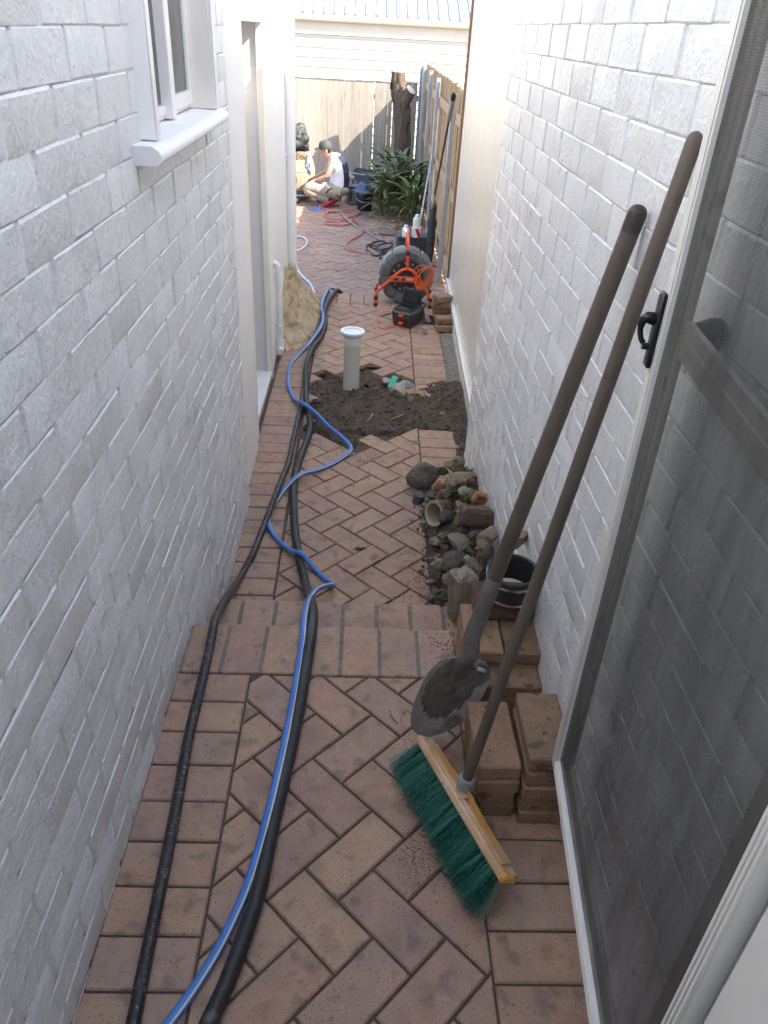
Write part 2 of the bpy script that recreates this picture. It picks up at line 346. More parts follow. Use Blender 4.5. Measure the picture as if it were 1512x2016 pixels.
    def mesh(s, name, mats, sharp=38, recalc=True, smooth=True):
        me = bpy.data.meshes.new(name); me.from_pydata(s.v, [], s.f)
        for m in (mats if isinstance(mats, (list, tuple)) else [mats]): me.materials.append(m)
        if any(s.m): me.polygons.foreach_set('material_index', s.m)
        if recalc:
            bm = bmesh.new(); bm.from_mesh(me); bmesh.ops.recalc_face_normals(bm, faces=bm.faces[:]); bm.to_mesh(me); bm.free()
        if smooth:
            me.shade_smooth(); me.set_sharp_from_angle(angle=R(sharp))
        me.update(); return me
    def base(s):
        xs, ys, zs = zip(*s.v); return Vector(((min(xs)+max(xs))/2, (min(ys)+max(ys))/2, min(zs)))
    def build(s, name, mats, parent=None, label=None, cat=None, group=None, kind=None, **k):
        """link as one mesh object; coordinates are world coordinates"""
        if parent is None:
            b = s.base(); s.v = [(x-b.x, y-b.y, z-b.z) for x, y, z in s.v]
            o = bpy.data.objects.new(name, s.mesh(name, mats, **k)); o.location = b
        else:
            o = bpy.data.objects.new(name, s.mesh(name, mats, **k)); put(o, parent)
        COL.objects.link(o); return tag(o, label, cat, group, kind)
def world_loc(o):
    return Vector(o.get('_at', (0, 0, 0))) if False else ORIG.get(o.name, Vector((0, 0, 0)))
ORIG = {}
def put(o, parent):
    """child whose own location is given in world coordinates"""
    o.parent = parent; o.matrix_parent_inverse = Matrix.Translation(-ORIG.get(parent.name, Vector((0, 0, 0))))
def tag(o, label=None, cat=None, group=None, kind=None):
    if label: o['label'] = label
    if cat: o['category'] = cat
    if group: o['group'] = group
    if kind: o['kind'] = kind
    return o
def thing(name, label, cat, loc, group=None, kind=None):
    o = bpy.data.objects.new(name, None); o.location = loc; o.empty_display_size = .1; COL.objects.link(o)
    ORIG[o.name] = Vector(loc); return tag(o, label, cat, group, kind)
def part_at(name, me, parent, M):
    o = bpy.data.objects.new(name, me); COL.objects.link(o)
    put(o, parent); o.matrix_basis = M; return o
def shift_sub(o, parent):           # sub-part of a mesh part built in world coordinates (part itself sits at its thing's frame)
    o.parent = parent; o.matrix_parent_inverse = Matrix(); return o
def sub(g, name, mats, parent, **k):
    o = bpy.data.objects.new(name, g.mesh(name, mats, **k)); COL.objects.link(o); o.parent = parent; return o
def rotm(loc, z=0, x=0, y=0):
    return Matrix.Translation(loc) @ Matrix.Rotation(z, 4, 'Z') @ Matrix.Rotation(y, 4, 'Y') @ Matrix.Rotation(x, 4, 'X')
def frame(o, xa, ya, za):
    xa, ya, za = Vector(xa), Vector(ya), Vector(za)
    return Matrix(((xa.x, ya.x, za.x, o[0]), (xa.y, ya.y, za.y, o[1]), (xa.z, ya.z, za.z, o[2]), (0, 0, 0, 1)))
def axis_m(o, d):
    z = Vector(d).normalized(); x = z.orthogonal().normalized(); return frame(o, x, z.cross(x), z)
def inpoly(x, y, P):
    c = False; n = len(P)
    for i in range(n):
        (x1, y1), (x2, y2) = P[i], P[i-1]
        if (y1 > y) != (y2 > y) and x < (x2-x1)*(y-y1)/(y2-y1)+x1: c = not c
    return c
def clip(poly, P):
    """convex clip of poly by convex counter-clockwise P"""
    out = list(poly)
    for i in range(len(P)):
        a, b = P[i], P[(i+1) % len(P)]; inp, out = out, []
        if not inp: return []
        def side(p): return (b[0]-a[0])*(p[1]-a[1])-(b[1]-a[1])*(p[0]-a[0])
        for k in range(len(inp)):
            p, q = inp[k-1], inp[k]; sp, sq = side(p), side(q)
            if (sp >= 0) != (sq >= 0):
                t = sp/(sp-sq); out.append((p[0]+(q[0]-p[0])*t, p[1]+(q[1]-p[1])*t))
            if sq >= 0: out.append(q)
    res = []
    for p in out:
        if not res or (abs(p[0]-res[-1][0])+abs(p[1]-res[-1][1])) > 1e-4: res.append(p)
    return res
def area(P): return .5*sum(P[i-1][0]*P[i][1]-P[i][0]*P[i-1][1] for i in range(len(P)))
def seen(p):
    """projected position and depth from the photographer's place (used only to rank pieces by size in view)"""
    d = Vector(p)-Vector((0, 0, CAM_H)); w_ = d.dot(cf)
    return (d.dot(cr)/w_, d.dot(cu)/w_, w_) if w_ > .05 else (9, 9, -1)
def fbm(x, y, z=0, o=4):
    return noise.fractal(Vector((x, y, z)), 1.0, 2.0, o)
# ================================================================== SETTING: ground and paving
Z3, Z4, ZT = -.34, -.60, -.17
XL, XR = -.547, .565
g = G(); g.add([(-60, -60, -.80), (60, -60, -.80), (60, 80, -.80), (-60, 80, -.80)], [(0, 1, 2, 3)])
g.build('ground', GROUND, kind='structure')

PW, PL, PT = .112, .227, .05
FULL = {}
def nosing(parent, x0, x1, y0, y1, z):
    g = G(); w_ = (x1-x0)/2; pr = [(y0, -.05), (y1-.004, -.05), (y1, -.044), (y1, -.012), (y1-.003, -.005), (y1-.010, -.0008), (y1-.016, 0), (y0+.004, 0), (y0, -.004)]; c = ((x0+x1)/2, (y0+y1)/2); n = len(pr)
    g.add([(-w_, a-c[1], b) for a, b in pr]+[(w_, a-c[1], b) for a, b in pr], [(i, (i+1) % n, n+(i+1) % n, n+i) for i in range(n)]+[tuple(range(n)), tuple(range(2*n-1, n-1, -1))])
    part_at('paver', g.mesh('paver', PAVER, sharp=25), parent, rotm((c[0], c[1], z+random.uniform(-.002, .002)), random.uniform(-.004, .004), random.uniform(-.004, .004), random.uniform(-.004, .004)))
def full_mesh(w_, l_, m_, name):
    k = (round(w_, 3), round(l_, 3), m_.name)
    if k not in FULL:
        FULL[k] = G().prism([(-l_/2, -w_/2), (l_/2, -w_/2), (l_/2, w_/2), (-l_/2, w_/2)], -PT, 0, .004).mesh(name, m_, sharp=20)
    return FULL[k]
def lay(parent, poly, z, m_=PAVER, fullspec=None, jit=.0012, tilt=.004):
    """one paver (cut or whole) as a part of a paved surface"""
    cx = sum(p[0] for p in poly)/len(poly); cy = sum(p[1] for p in poly)/len(poly)
    if fullspec:
        w_, l_, rot = fullspec; me = full_mesh(w_, l_, m_, 'paver')
    else:
        rot = 0; q = [(x-cx, y-cy) for x, y in poly]
        me = G().prism(q, -PT, 0, .004).mesh('paver', m_, sharp=20)
    M = rotm((cx, cy, z+random.uniform(-jit, jit)), rot+random.uniform(-.004, .004), random.uniform(-tilt, tilt), random.uniform(-tilt, tilt))
    return part_at('paver', me, parent, M)
def herring(origin, region, s=.118, gap=.007, skew=0, skip=None):
    """yield (poly, fullspec) of a 45 degree herringbone clipped to a convex region (counter-clockwise)"""
    xs = [p[0] for p in region]; ys = [p[1] for p in region]; q = s/math.sqrt(2); out = []
    cs, sn = math.cos(skew), math.sin(skew)
    def W(a, b):
        x, y = (a+b)*q, (b-a)*q; return (origin[0]+x*cs-y*sn, origin[1]+x*sn+y*cs)
    N = int((max(ys)-min(ys)+max(xs)-min(xs)+max(abs(origin[1]-min(ys)), abs(origin[1]-max(ys))))/q)+6
    e = gap/2/s
    for kk in range(-N, N):
        for m_ in range(-N//2-2, N//2+3):
            for typ in (0, 1):
                if typ == 0: a0, a1, b0, b1 = kk+2*m_, kk+2*m_+2, kk-1-2*m_, kk-2*m_
                else: a0, a1, b0, b1 = kk+2*m_, kk+2*m_+1, kk-2*m_, kk-2*m_+2
                c = W((a0+a1)/2, (b0+b1)/2)
                if not (min(xs)-.2 < c[0] < max(xs)+.2 and min(ys)-.2 < c[1] < max(ys)+.2): continue
                P = [W(a0+e, b0+e), W(a1-e, b0+e), W(a1-e, b1-e), W(a0+e, b1-e)]
                if area(P) < 0: P.reverse()
                C = clip(P, region)
                if len(C) < 3 or area(C) < .0007: continue
                if skip and skip(*c): continue
                whole = abs(area(C)-area(P)) < 1e-6
                rot = (-math.pi/4 if typ == 0 else math.pi/4)+skew
                out.append((C, (s-gap, 2*s-gap, rot) if whole else None))
    return out
def rect(x0, x1, y0, y1): return [(x0, y0), (x1, y0), (x1, y1), (x0, y1)]
def slab(name, parent, x0, x1, y0, y1, z0, z1, m_): return G().box(x0, x1, y0, y1, z0, z1).build(name, m_, parent)

# --- upper landing, level with the step nosing
land = thing('paved_landing', 'brown clay herringbone paving of the near landing at the top of the steps', 'paving', (0, 1.1, -.8), kind='structure')
slab('bedding', land, -.57, .60, .2, 2.004, -.79, -.007, JOINT)
s = .118
for i in range(-1, 13):
    y1 = 1.7775-i*s*1.0; y0 = y1-s+.006
    if i < 0: continue
    lay(land, rect(XL+.006, -.3175, y0, y1), 0)
for i in range(15):
    y1 = 1.21+4*s-i*s; y0 = y1-s+.006
    if y1 > 1.785 or y0 < .15: continue
    lay(land, rect(.336, XR-.004, y0, y1), 0)
lay(land, rect(.336, XR-.004, 1.685, 1.778), 0)
for C, fs in herring((-.0968, 1.1242), [(-.3115, .2), (.331, .2), (.331, 1.778), (-.3115, 1.778)], skew=.0045): lay(land, C, 0, fullspec=fs)
x = -.411-.1275
for i in range(9):
    a, b = x+.007+i*.1262, x+.007+i*.1262+.113
    a = max(a, XL+.004); b = min(b, XR-.004)
    if b-a > .03: nosing(land, a, b, 1.786, 2.020, 0)
G().box(-.56, .575, 1.79, 2.008, -.03, -.0045).build('mortar_joint', MORTAR, land)

# --- the one tread of the steps
tread = thing('paved_step', 'single paved step tread between the landing and the lower path', 'step', (0, 2.2, -.8), kind='structure')
slab('bedding', tread, -.575, .60, 2.006, 2.352, -.79, ZT-.006, MORTAR)
x = -.423-.129
for i in range(9):
    a, b = x+.007+i*.129, x+.007+i*.129+.113
    a = max(a, XL+.004); b = min(b, XR-.004)
    if b-a > .02: nosing(tread, a, b, 2.135, 2.364, ZT); lay(tread, rect(a, b, 2.02, 2.126), ZT, jit=.002)

# --- lower path
HOLE = [(-0.345,5.059),(-0.249,5.125),(-0.145,5.212),(0.012,5.229),(0.100,5.297),(0.206,5.210),(0.284,5.277),(0.366,5.207),(0.362,4.869),(0.466,4.923),(0.501,4.823),(0.620,4.877),(0.622,4.983),(0.72,5.008),(0.72,4.391),(0.72,3.40),(0.585,3.40),(0.583,4.272),(0.366,4.268),(0.281,4.178),(0.205,4.098),(0.103,4.170),(0.036,4.111),(-0.013,3.971),(-0.079,3.997),(-0.226,4.144),(-0.344,4.217)]
path = thing('paved_path', 'pinkish herringbone paving of the lower alley path with straight brick borders', 'paving', (0, 4.6, -.8), kind='structure')
def li(y): return -.340-.012*(min(y, 4.2)-2.6)
def ri(y): return .345+.016*(y-2.9)
b = G(); n = 0; STEP = .04
def bedding(x0, x1, y0, y1, z, hole, m_, parent):
    vs = {}; g = G()
    nx, ny = int((x1-x0)/STEP), int((y1-y0)/STEP)
    for j in range(ny+1):
        for i in range(nx+1): g.v.append((x0+(x1-x0)*i/nx, y0+(y1-y0)*j/ny, z))
    for j in range(ny):
        for i in range(nx):
            cx, cy = x0+(x1-x0)*(i+.5)/nx, y0+(y1-y0)*(j+.5)/ny
            if hole and inpoly(cx, cy, hole): continue
            k = j*(nx+1)+i; g.f.append((k, k+1, k+nx+2, k+nx+1)); g.m.append(0)
    return g.build('bedding', m_, parent, recalc=False)
bedding(-.66, .64, 2.35, 6.76, Z3-.008, HOLE, JOINT, path)
slab('footing', path, -.8, .8, 2.353, 7.03, -.795, Z3-.07, GROUND)
skiph = lambda x_, y_: inpoly(x_, y_, HOLE)
reg = [(li(2.36)+.003, 2.366), (ri(2.36)-.003, 2.366), (ri(6.7)-.003, 6.735), (li(6.7)+.003, 6.735)]
for C, fs in herring((-.0857, 3.176), reg, skew=.004, skip=skiph): lay(path, C, Z3, fullspec=fs, jit=.002)
y = 2.368; i = 0
while y < 6.6:
    y2 = y+s-.006
    xl = li((y+y2)/2); wl = max(xl-.229, (XL if y < 3.3 else -.615)+.004)
    if y2 < 5.75: lay(path, rect(wl, xl-.003, y, y2), Z3, jit=.002)
    y += s
y = 4.268-s*17
while y < 6.75:
    y2 = y+s-.006; xr_ = ri((y+y2)/2); c = (xr_+.11, (y+y2)/2)
    out = min(xr_+.231, XR-.004 if y < 3.55 else 9)
    if 2.36 < y and not skiph(*c): lay(path, rect(xr_+.004, out, y, y2), Z3, jit=.002)
    y += s
# the kerb of upright pavers at the far end of the path
for i in range(13):
    a = -.72+i*.1225
    if a > .70: break
    lay(path, rect(a, a+.116, 6.742, 7.03), Z3, jit=.002)
slab('kerb_bed', path, -.78, .80, 6.74, 7.02, -.79, Z3-.008, JOINT)
# half-broken border pieces at the mouth of the hole
part_at('paver', G().prism([(-.055, -.05), (.05, -.05), (.06, .02), (.02, .05), (-.06, .045)], -.05, 0, .004).mesh('paver', PAVER, sharp=20), path, rotm((.43, 4.83, Z3-.006), .1, .06, .02))
part_at('paver', G().prism([(-.06, -.055), (.07, -.05), (.06, .045), (-.055, .05)], -.05, 0, .004).mesh('paver', PAVER, sharp=20), path, rotm((.565, 4.80, Z3-.012), -.1, -.05, .06))

# --- courtyard beyond
yard = thing('courtyard_paving', 'small pink herringbone paving of the courtyard beyond the alley', 'paving', (-.6, 10.5, -.8), kind='structure')
slab('bedding', yard, -3.2, .95, 7.04, 14.3, -.795, Z4-.007, JOINT)
H4 = herring((-.2, 9.0), [(-2.4, 7.9), (.9, 7.9), (.9, 14.2), (-2.4, 14.2)], skew=.0)
H4.sort(key=lambda t: (abs(sum(p[0] for p in t[0])/len(t[0])+.15) > .95, sum(p[1] for p in t[0])/len(t[0])))
far = G()
for i, (C, fs) in enumerate(H4):
    if i < 295: lay(yard, C, Z4, fullspec=fs, jit=.003, tilt=.008)
    else: far.prism(C, Z4-.04, Z4+random.uniform(-.002, .002), .004)
far.build('distant_pavers', PAVER, yard, kind='stuff', recalc=False, smooth=False)

# --- excavated soil
def soil_h(x_, y_):
    h = Z3-.020+.020*fbm(x_*7, y_*7, 3)+.010*fbm(x_*22, y_*22, 1)
    h += .055*math.exp(-((x_-.02)**2/.04+(y_-4.62)**2/.05)) + .05*math.exp(-((x_-.22)**2/.015+(y_-4.72)**2/.02))
    h -= .018*math.exp(-((y_-5.15)**2/.02))*(1 if x_ < .37 else 0)
    h -= .03*math.exp(-((x_-.1)**2/.02+(y_-4.95)**2/.02))
    if x_ > .37: h += .03*min(1, (x_-.37)/.2)
    h += .03*math.exp(-((x_-.52)**2/.02+(y_-4.62)**2/.03))
    # thin film where it feathers out over the pavers in front
    if y_ < 4.25: h = max(h-.10*max(0, 4.02-y_), Z3-.012) if x_ > .58 else h-.02
    return h
soil = G(); nx, ny = 86, 150; x0, x1, y0, y1 = -.37, .722, 3.40, 5.34
for j in range(ny+1):
    for i in range(nx+1):
        xx, yy = x0+(x1-x0)*i/nx, y0+(y1-y0)*j/ny
        soil.v.append((xx, yy, soil_h(xx, yy)))
grow = [(-.35, 5.06), (-.15, 5.26), (.1, 5.33), (.37, 5.30), (.37, 4.99), (.722, 5.03), (.722, 3.4), (.575, 3.4), (.56, 4.28), (.36, 4.30), (.2, 4.05), (.1, 4.12), (.04, 4.02), (-.02, 3.92), (-.12, 3.92), (-.37, 4.18)]
for j in range(ny):
    for i in range(nx):
        cx, cy = x0+(x1-x0)*(i+.5)/nx, y0+(y1-y0)*(j+.5)/ny
        if inpoly(cx, cy, grow): k = j*(nx+1)+i; soil.f.append((k, k+1, k+nx+2, k+nx+1)); soil.m.append(0)
soil.build('excavated_soil', SOIL, label='dark dug soil in the hole where pavers are lifted', cat='soil', kind='stuff', recalc=False)

def tetra(g, c, r, mi=0):
    n = 5; vs = []
    q = Matrix.Rotation(random.uniform(0, 6.3), 4, (random.uniform(-1, 1), random.uniform(-1, 1), random.uniform(-1, 1)+.01))
    for d in ((1, 0, 0), (-1, 0, 0), (0, 1, 0), (0, -1, 0), (0, 0, 1), (0, 0, -1)):
        vs.append(Vector(c)+(q @ Vector(d))*r*random.uniform(.55, 1.25))
    g.add(vs, [(0, 2, 4), (2, 1, 4), (1, 3, 4), (3, 0, 4), (2, 0, 5), (1, 2, 5), (3, 1, 5), (0, 3, 5)], mi)
cl = G()
for i in range(4200):
    xx, yy = random.uniform(-.36, .71), random.uniform(3.5, 5.3)
    if not inpoly(xx, yy, grow): continue
    if yy < 4.1 and xx < .58: continue
    r = random.choice([.003, .004, .005, .006, .008, .009, .016 if random.random() < .3 else .005])
    tetra(cl, (xx, yy, soil_h(xx, yy)+r*.3), r*(1 if (lt := random.random()) < .94 else .6), 0 if lt < .94 else 1)
cl.build('soil_clods', [SOIL, ROCK5], label='small clods and chips scattered over the dug soil', cat='soil', kind='stuff', recalc=False, smooth=False)

# crumbs of soil dropped on the pavers
cr_ = G()
def crumbs(n_, cx, cy, sx, sy, z, r0=.0012, r1=.0038, lim=None):
    for i in range(int(n_*1.9)):
        xx, yy = random.gauss(cx, sx), random.gauss(cy, sy)
        if xx > .55 or xx < -.53 or (lim and not lim(xx, yy)): continue
        tetra(cr_, (xx, yy, z+.0006), r0*.5+(r1-r0)*.62*random.random()**2.2)
on1 = lambda x_, y_: .7 < y_ < 2.005
on3 = lambda x_, y_: y_ > 2.38
onT = lambda x_, y_: 2.15 < y_ < 2.355
crumbs(420, .17, 1.36, .025, .14, 0, lim=on1); crumbs(380, .19, 1.13, .03, .07, 0, lim=on1); crumbs(700, .36, 1.90, .05, .10, 0, .0015, .005, on1)
crumbs(500, .37, 2.26, .06, .08, ZT, .0015, .005, onT); crumbs(1500, .37, 2.62, .07, .2, Z3, .0015, .006, on3); crumbs(900, .37, 3.3, .08, .35, Z3, .0015, .005, on3)
crumbs(500, 0., 3.9, .25, .08, Z3, .002, .006, on3); crumbs(260, .0, 3.1, .22, .4, Z3, .001, .0035, on3); crumbs(160, -.05, 1.3, .25, .4, 0, .0008, .0022, on1)
crumbs(300, .45, 1.2, .05, .1, 0, .001, .003, on1); crumbs(350, -.50, 2.9, .03, .5, Z3, .0015, .004, on3)
crumbs(160, .03, 2.965, .018, .008, Z3, .002, .006, on3); crumbs(160, .10, 2.90, .012, .014, Z3, .002, .006, on3)
cr_.build('soil_crumbs', SOIL, label='crumbs of dark soil scattered over the pavers', cat='soil', kind='stuff', recalc=False, smooth=False)

# gravel strip by the cream wall
gr = G()
for i in range(2800):
    yy = random.uniform(4.98, 6.2); xx = random.uniform(ri(yy)+.225, .70+.03*(yy-5.0)+.01)
    tetra(gr, (xx, yy, Z3-.018+random.uniform(0, .010)), random.uniform(.004, .010))
gr.build('gravel_strip', GRAVEL, label='grey gravel strip along the foot of the cream wall', cat='gravel', kind='stuff', recalc=False, smooth=False)
G().box(.58, .80, 4.99, 6.8, -.45, Z3-.02).build('gravel_bed', GRAVEL, kind='structure')

# ================================================================== WALLS
def brick_mesh(L, H, seed):
    rnd = random.Random(seed)
    depth = rnd.choice([.0046, .0049, .0052, .0055, .0058, .0061]); e = rnd.uniform(.0035, .007)
    us = [-L/2-.002, -L/2+e, -L/6+rnd.uniform(-.02, .02), L/6+rnd.uniform(-.02, .02), L/2-e, L/2+.002]; ev = rnd.uniform(.002, .0045); vs_ = [-H/2-.0016, -H/2+ev, H/2-ev, H/2+.0016]
    g = G(); tx, tz = rnd.uniform(-.008, .008), rnd.uniform(-.02, .02); rz = rnd.uniform(-.012, .012)
    for j, v in enumerate(vs_):
        for i, u in enumerate(us):
            edge = i in (0, 5) or j in (0, 3)
            n_ = -.0025 if i in (0, 5) else (depth-.0021+u*tx if j in (0, 3) else depth+u*tx+v*tz+rnd.uniform(-.0010, .0010))
            q = .0032 if not edge else .0015
            g.v.append((n_, u+rnd.uniform(-q, q), v+rnd.uniform(-q, q)*.35+u*rz))
    for j in range(3):
        for i in range(5):
            k = j*6+i; g.f.append((k, k+1, k+7, k+6)); g.m.append(0)
    return g
BM = [brick_mesh(.230, .083, i) for i in range(48)]
BMESH = [b_.mesh('brick', PAINT, sharp=17, recalc=False) for b_ in BM]
def brick_wall(parent, xface, side, y0, y1, z0, z1, zref, yref, opening=None, budget=296):
    """side +1: face looks to +X, -1: to -X. every brick a piece; those beyond the budget joined"""
    rows = []
    k = math.floor((z0-zref)/.086)
    while zref+k*.086 < z1:
        zl = zref+k*.086; n_ = math.floor((y0-yref)/.24)-1
        # a little irregular bond: rows drift
        drift = (.12 if k % 2 else 0)+random.Random(k*7+3).uniform(-.012, .012)
        while True:
            a = yref+n_*.24+drift+.005; b_ = a+.23; n_ += 1
            if a > y1: break
            a, b_ = max(a, y0), min(b_, y1)
            if b_-a < .02: continue
            segs = [(a, b_)]
            if opening and zl+.086 > opening[2] and zl < opening[3]:
                segs = [(p, q) for p, q in ((a, min(b_, opening[0])), (max(a, opening[1]), b_)) if q-p > .02]
            zt = min(zl+.0845, z1)
            for p, q in segs: rows.append((p, q, zl+.0015, zt))
        k += 1
    def rank(t):
        c = ((xface), (t[0]+t[1])/2, (t[2]+t[3])/2); u, v, d = seen(c)
        if d < 0 or abs(u) > .56 or abs(v) > .74: return 0
        return (t[1]-t[0])*abs(c[0])/d**3*(.3 if side > 0 and False else 1)
    rows.sort(key=rank, reverse=True); rest = G()
    for i, (a, b_, zl, zt) in enumerate(rows):
        j = random.randrange(len(BM)); c = Vector((xface, (a+b_)/2, (zl+zt)/2))
        rz = 0 if side > 0 else math.pi
        if random.random() < .5: flip = Matrix.Rotation(math.pi, 4, 'X')
        else: flip = Matrix()
        S = Matrix.Diagonal((1, (b_-a)/.23, (zt-zl)/.083, 1))
        M = Matrix.Translation(c) @ Matrix.Rotation(rz, 4, 'Z') @ flip @ S
        if i < budget and rank(rows[i]) > 0: part_at('brick', BMESH[j], parent, M)
        else: rest.add(BM[j].v, BM[j].f, 0, M)
    if rest.v: rest.build('brickwork', PAINT, parent, kind='stuff', recalc=False, sharp=17)
lw = thing('painted_brick_wall', 'white painted brick wall on the left with the sliding window', 'wall', (XL, 1.9, -.8))
g = G(); WY0, WY1, WZ0 = 2.07, 2.87, 1.478
for (a, b_, c, d) in ((-.70, WY0, -.79, 2.9), (WY0, WY1, -.79, WZ0), (WY1, 3.35, -.79, 2.9), (WY0, WY1, 2.55, 2.9)):
    g.box(XL-.12, XL, a, b_, c, d)
g.build('wall_core', PAINT, lw)
brick_wall(lw, XL, 1, -.60, 3.348, -.36, 2.85, 1.287, 1.138, (WY0, WY1, WZ0-.03, 2.55))
SILLM = mat('stained_white_sill', [(.78, .77, .76), (.84, .83, .82)], rough=.4, ns=6, speck=[(30, .62, .14, (.52, .51, .50), .35)])
# window: sill with a rounded nose, frame boards, sashes and panes
prof = [(-.70, 1.443), (-.50, 1.441), (-.487, 1.443), (-.478, 1.450), (-.476, 1.460), (-.483, 1.474), (-.498, 1.483), (-.70, 1.487)]
def extr_y(g, prof, y0, y1, mi=0):
    n = len(prof); g.add([(x_, y0, z_) for x_, z_ in prof]+[(x_, y1, z_) for x_, z_ in prof],
                         [(i, (i+1) % n, n+(i+1) % n, n+i) for i in range(n)]+[tuple(range(n)), tuple(range(2*n-1, n-1, -1))], mi); return g
win = G().box(-.625, -.582, WY0, WY0+.035, 1.487, 2.55, .003).box(-.625, -.582, WY1-.03, WY1, 1.487, 2.55, .003).box(-.622, -.585, WY0+.03, WY1-.03, 1.487, 1.512, .003).build('window', WHITE, lw)
sub(extr_y(G(), prof, 1.955, 2.945), 'sill', SILLM, win)
for (a, b_) in ((2.035, 2.073), (2.868, 2.905)):
    sub(G().box(-.56, -.502, a, b_, 1.486, 2.60, .003), 'architrave', WHITE, win)
sub(G().box(-.64, -.512, WY1-.004, WY1+.02, 1.486, 2.56, .002), 'reveal', CREAM, win)
sub(G().box(-.64, -.565, WY0-.016, WY0+.004, 1.486, 2.56, .002), 'reveal', CREAM, win)
for (a, b_, x_) in ((2.475, 2.525, -.560), (2.538, 2.568, -.568)):
    sub(G().box(-.600, x_, a, b_, 1.49, 2.54, .003), 'sash_stile', WHITE, win)
sub(G().box(-.598, -.574, 2.568, WY1-.03, 1.50, 1.54, .003), 'sash_rail', WHITE, win)
sub(G().box(-.598, -.578, WY0+.03, 2.478, 1.50, 1.525, .003), 'sash_rail', WHITE, win)
for (a, b_) in ((WY0+.034, 2.478), (2.567, WY1-.029)):
    sub(G().box(-.596, -.590, a, b_, 1.51, 2.54), 'pane', GLASSW, win)
G().box(-1.6, -.668, 1.9, 3.1, 1.3, 2.7).build('wall_core', DARKC, lw)  # black box in place of the dark room behind the window

rw = thing('painted_brick_wall', 'white painted brick wall on the right with the tools leaning on it', 'wall', (XR, 1.9, -.8))
G().box(XR, XR+.14, -.84, 3.578, -.79, 3.02).build('wall_core', PAINT, rw)
brick_wall(rw, XR, -1, -.60, 3.575, -.34, 2.95, 1.60, 2.45)
G().box(XR-.02, XR+3.6, -.84, 3.575, 3.02, 3.12).build('roof', ROOFM, rw)
# a brick return at the far end of this wall, seen edge on
G().box(XR+.142, XR+.34, 3.46, 3.578, -.79, 3.019).build('wall_return', PAINT, rw)

# --- rendered house wall on the left with the door recess
hw = thing('rendered_house_wall', 'smooth cream rendered wall on the left with a door recess', 'wall', (-.62, 5.3, -.8))
G().box(-1.3, -.572, 3.35, 3.935, -.79, 3.0).build('near_pier', RENDER, hw)
G().box(-1.3, -.60, 3.935, 3.952, -.79, 3.0).build('dark_gap', DARKC, hw)
G().box(-1.3, -.585, 3.952, 4.10, -.79, 2.99, .004).build('door_jamb', CREAM, hw)
G().box(-1.3, -.595, 4.10, 5.02, 1.735, 2.98).build('door_head', RENDER, hw)
g = G().box(-1.3, -.612, 5.04, 7.30, -.79, 3.0); g.v = [(vx-(.066 if vy > 6 and vx > -1 else 0), vy, vz) for vx, vy, vz in g.v]; g.build('far_wall', RENDER, hw)
G().box(-1.3, -.640, 5.005, 5.038, -.5, 1.733).build('far_reveal', GREYDOOR, hw)
G().box(-.640, -.600, 4.985, 5.036, -.35, 1.732, .004).build('door_jamb', CREAM, hw)
dr = G().box(-.86, -.82, 4.10, 5.004, -.28, 1.734).build('door', GREYDOOR, hw)
for (a, b_) in ((-.18, .55), (.68, 1.62)): sub(G().box(-.822, -.812, 4.22, 4.88, a, b_, .004), 'door_panel', GREYDOOR, dr)
sub(G().tube([(-.80, 4.2, .68), (-.76, 4.2, .68), (-.76, 4.3, .68)], .01), 'handle', CLAMP, dr)
G().box(-.86, -.610, 4.10, 5.004, -.5, -.305).build('threshold', CONC, hw)
for i in range(6):
    a = 4.105+i*.15; G().box(-.80, -.605, a, min(a+.146, 5.0), -.304, -.292, .001).build('tile', TILE, hw)

# --- cream sheet wall on the right
def px(y_): return .718+.03*(y_-5.0)
cwl = thing('cream_sheet_wall', 'glossy cream sheet-clad wall on the right beyond the brickwork', 'wall', (.75, 5.4, -.8))
ye = [3.58, 4.16, 4.62, 5.08, 5.54, 6.0, 6.46, 6.92, 7.20]
for a, b_ in zip(ye, ye[1:]):
    M = frame((px(a)+.008, a, 0), (1, 0, 0), Vector((px(b_)-px(a), b_-a, 0)).normalized(), (0, 0, 1)); M = M if abs(M.determinant()) > .5 else M
    g = G(); L = math.hypot(px(b_)-px(a), b_-a)-.003
    # flat pan with small pressed ribs
    n_ = 3; g.box(0, .04, 0, L, -.20, 2.86, .002, M)
    for t in (.33, .66): g.box(-.0018, .001, L*t-.003, L*t+.003, -.195, 2.85, .001, M)
    g.build('sheet', CLAD, cwl)
g = G(); a, b_ = 3.58, 7.2
M = frame((px(a), a, 0), (1, 0, 0), Vector((px(b_)-px(a), b_-a, 0)).normalized(), (0, 0, 1))
G().box(-.012, .12, 0, 3.62, -.79, -.20, .006, M).build('plinth', CLADB, cwl)
G().box(-.020, .0, 0, 3.62, -.235, -.195, .004, M).build('flashing', CLAD, cwl)
G().box(.04, .14, 0, 3.60, -.19, 2.85, 0, M).build('wall_core', CLADB, cwl)
G().box(.05, 3.2, 0, 3.55, 2.865, 2.93, 0, M).build('roof', ROOFM, cwl)
G().box(-.012, .03, 3.585, 3.625, -.20, 2.86, .004, M).build('corner_trim', mat('brown_trim', (.22, .12, .07)), cwl)

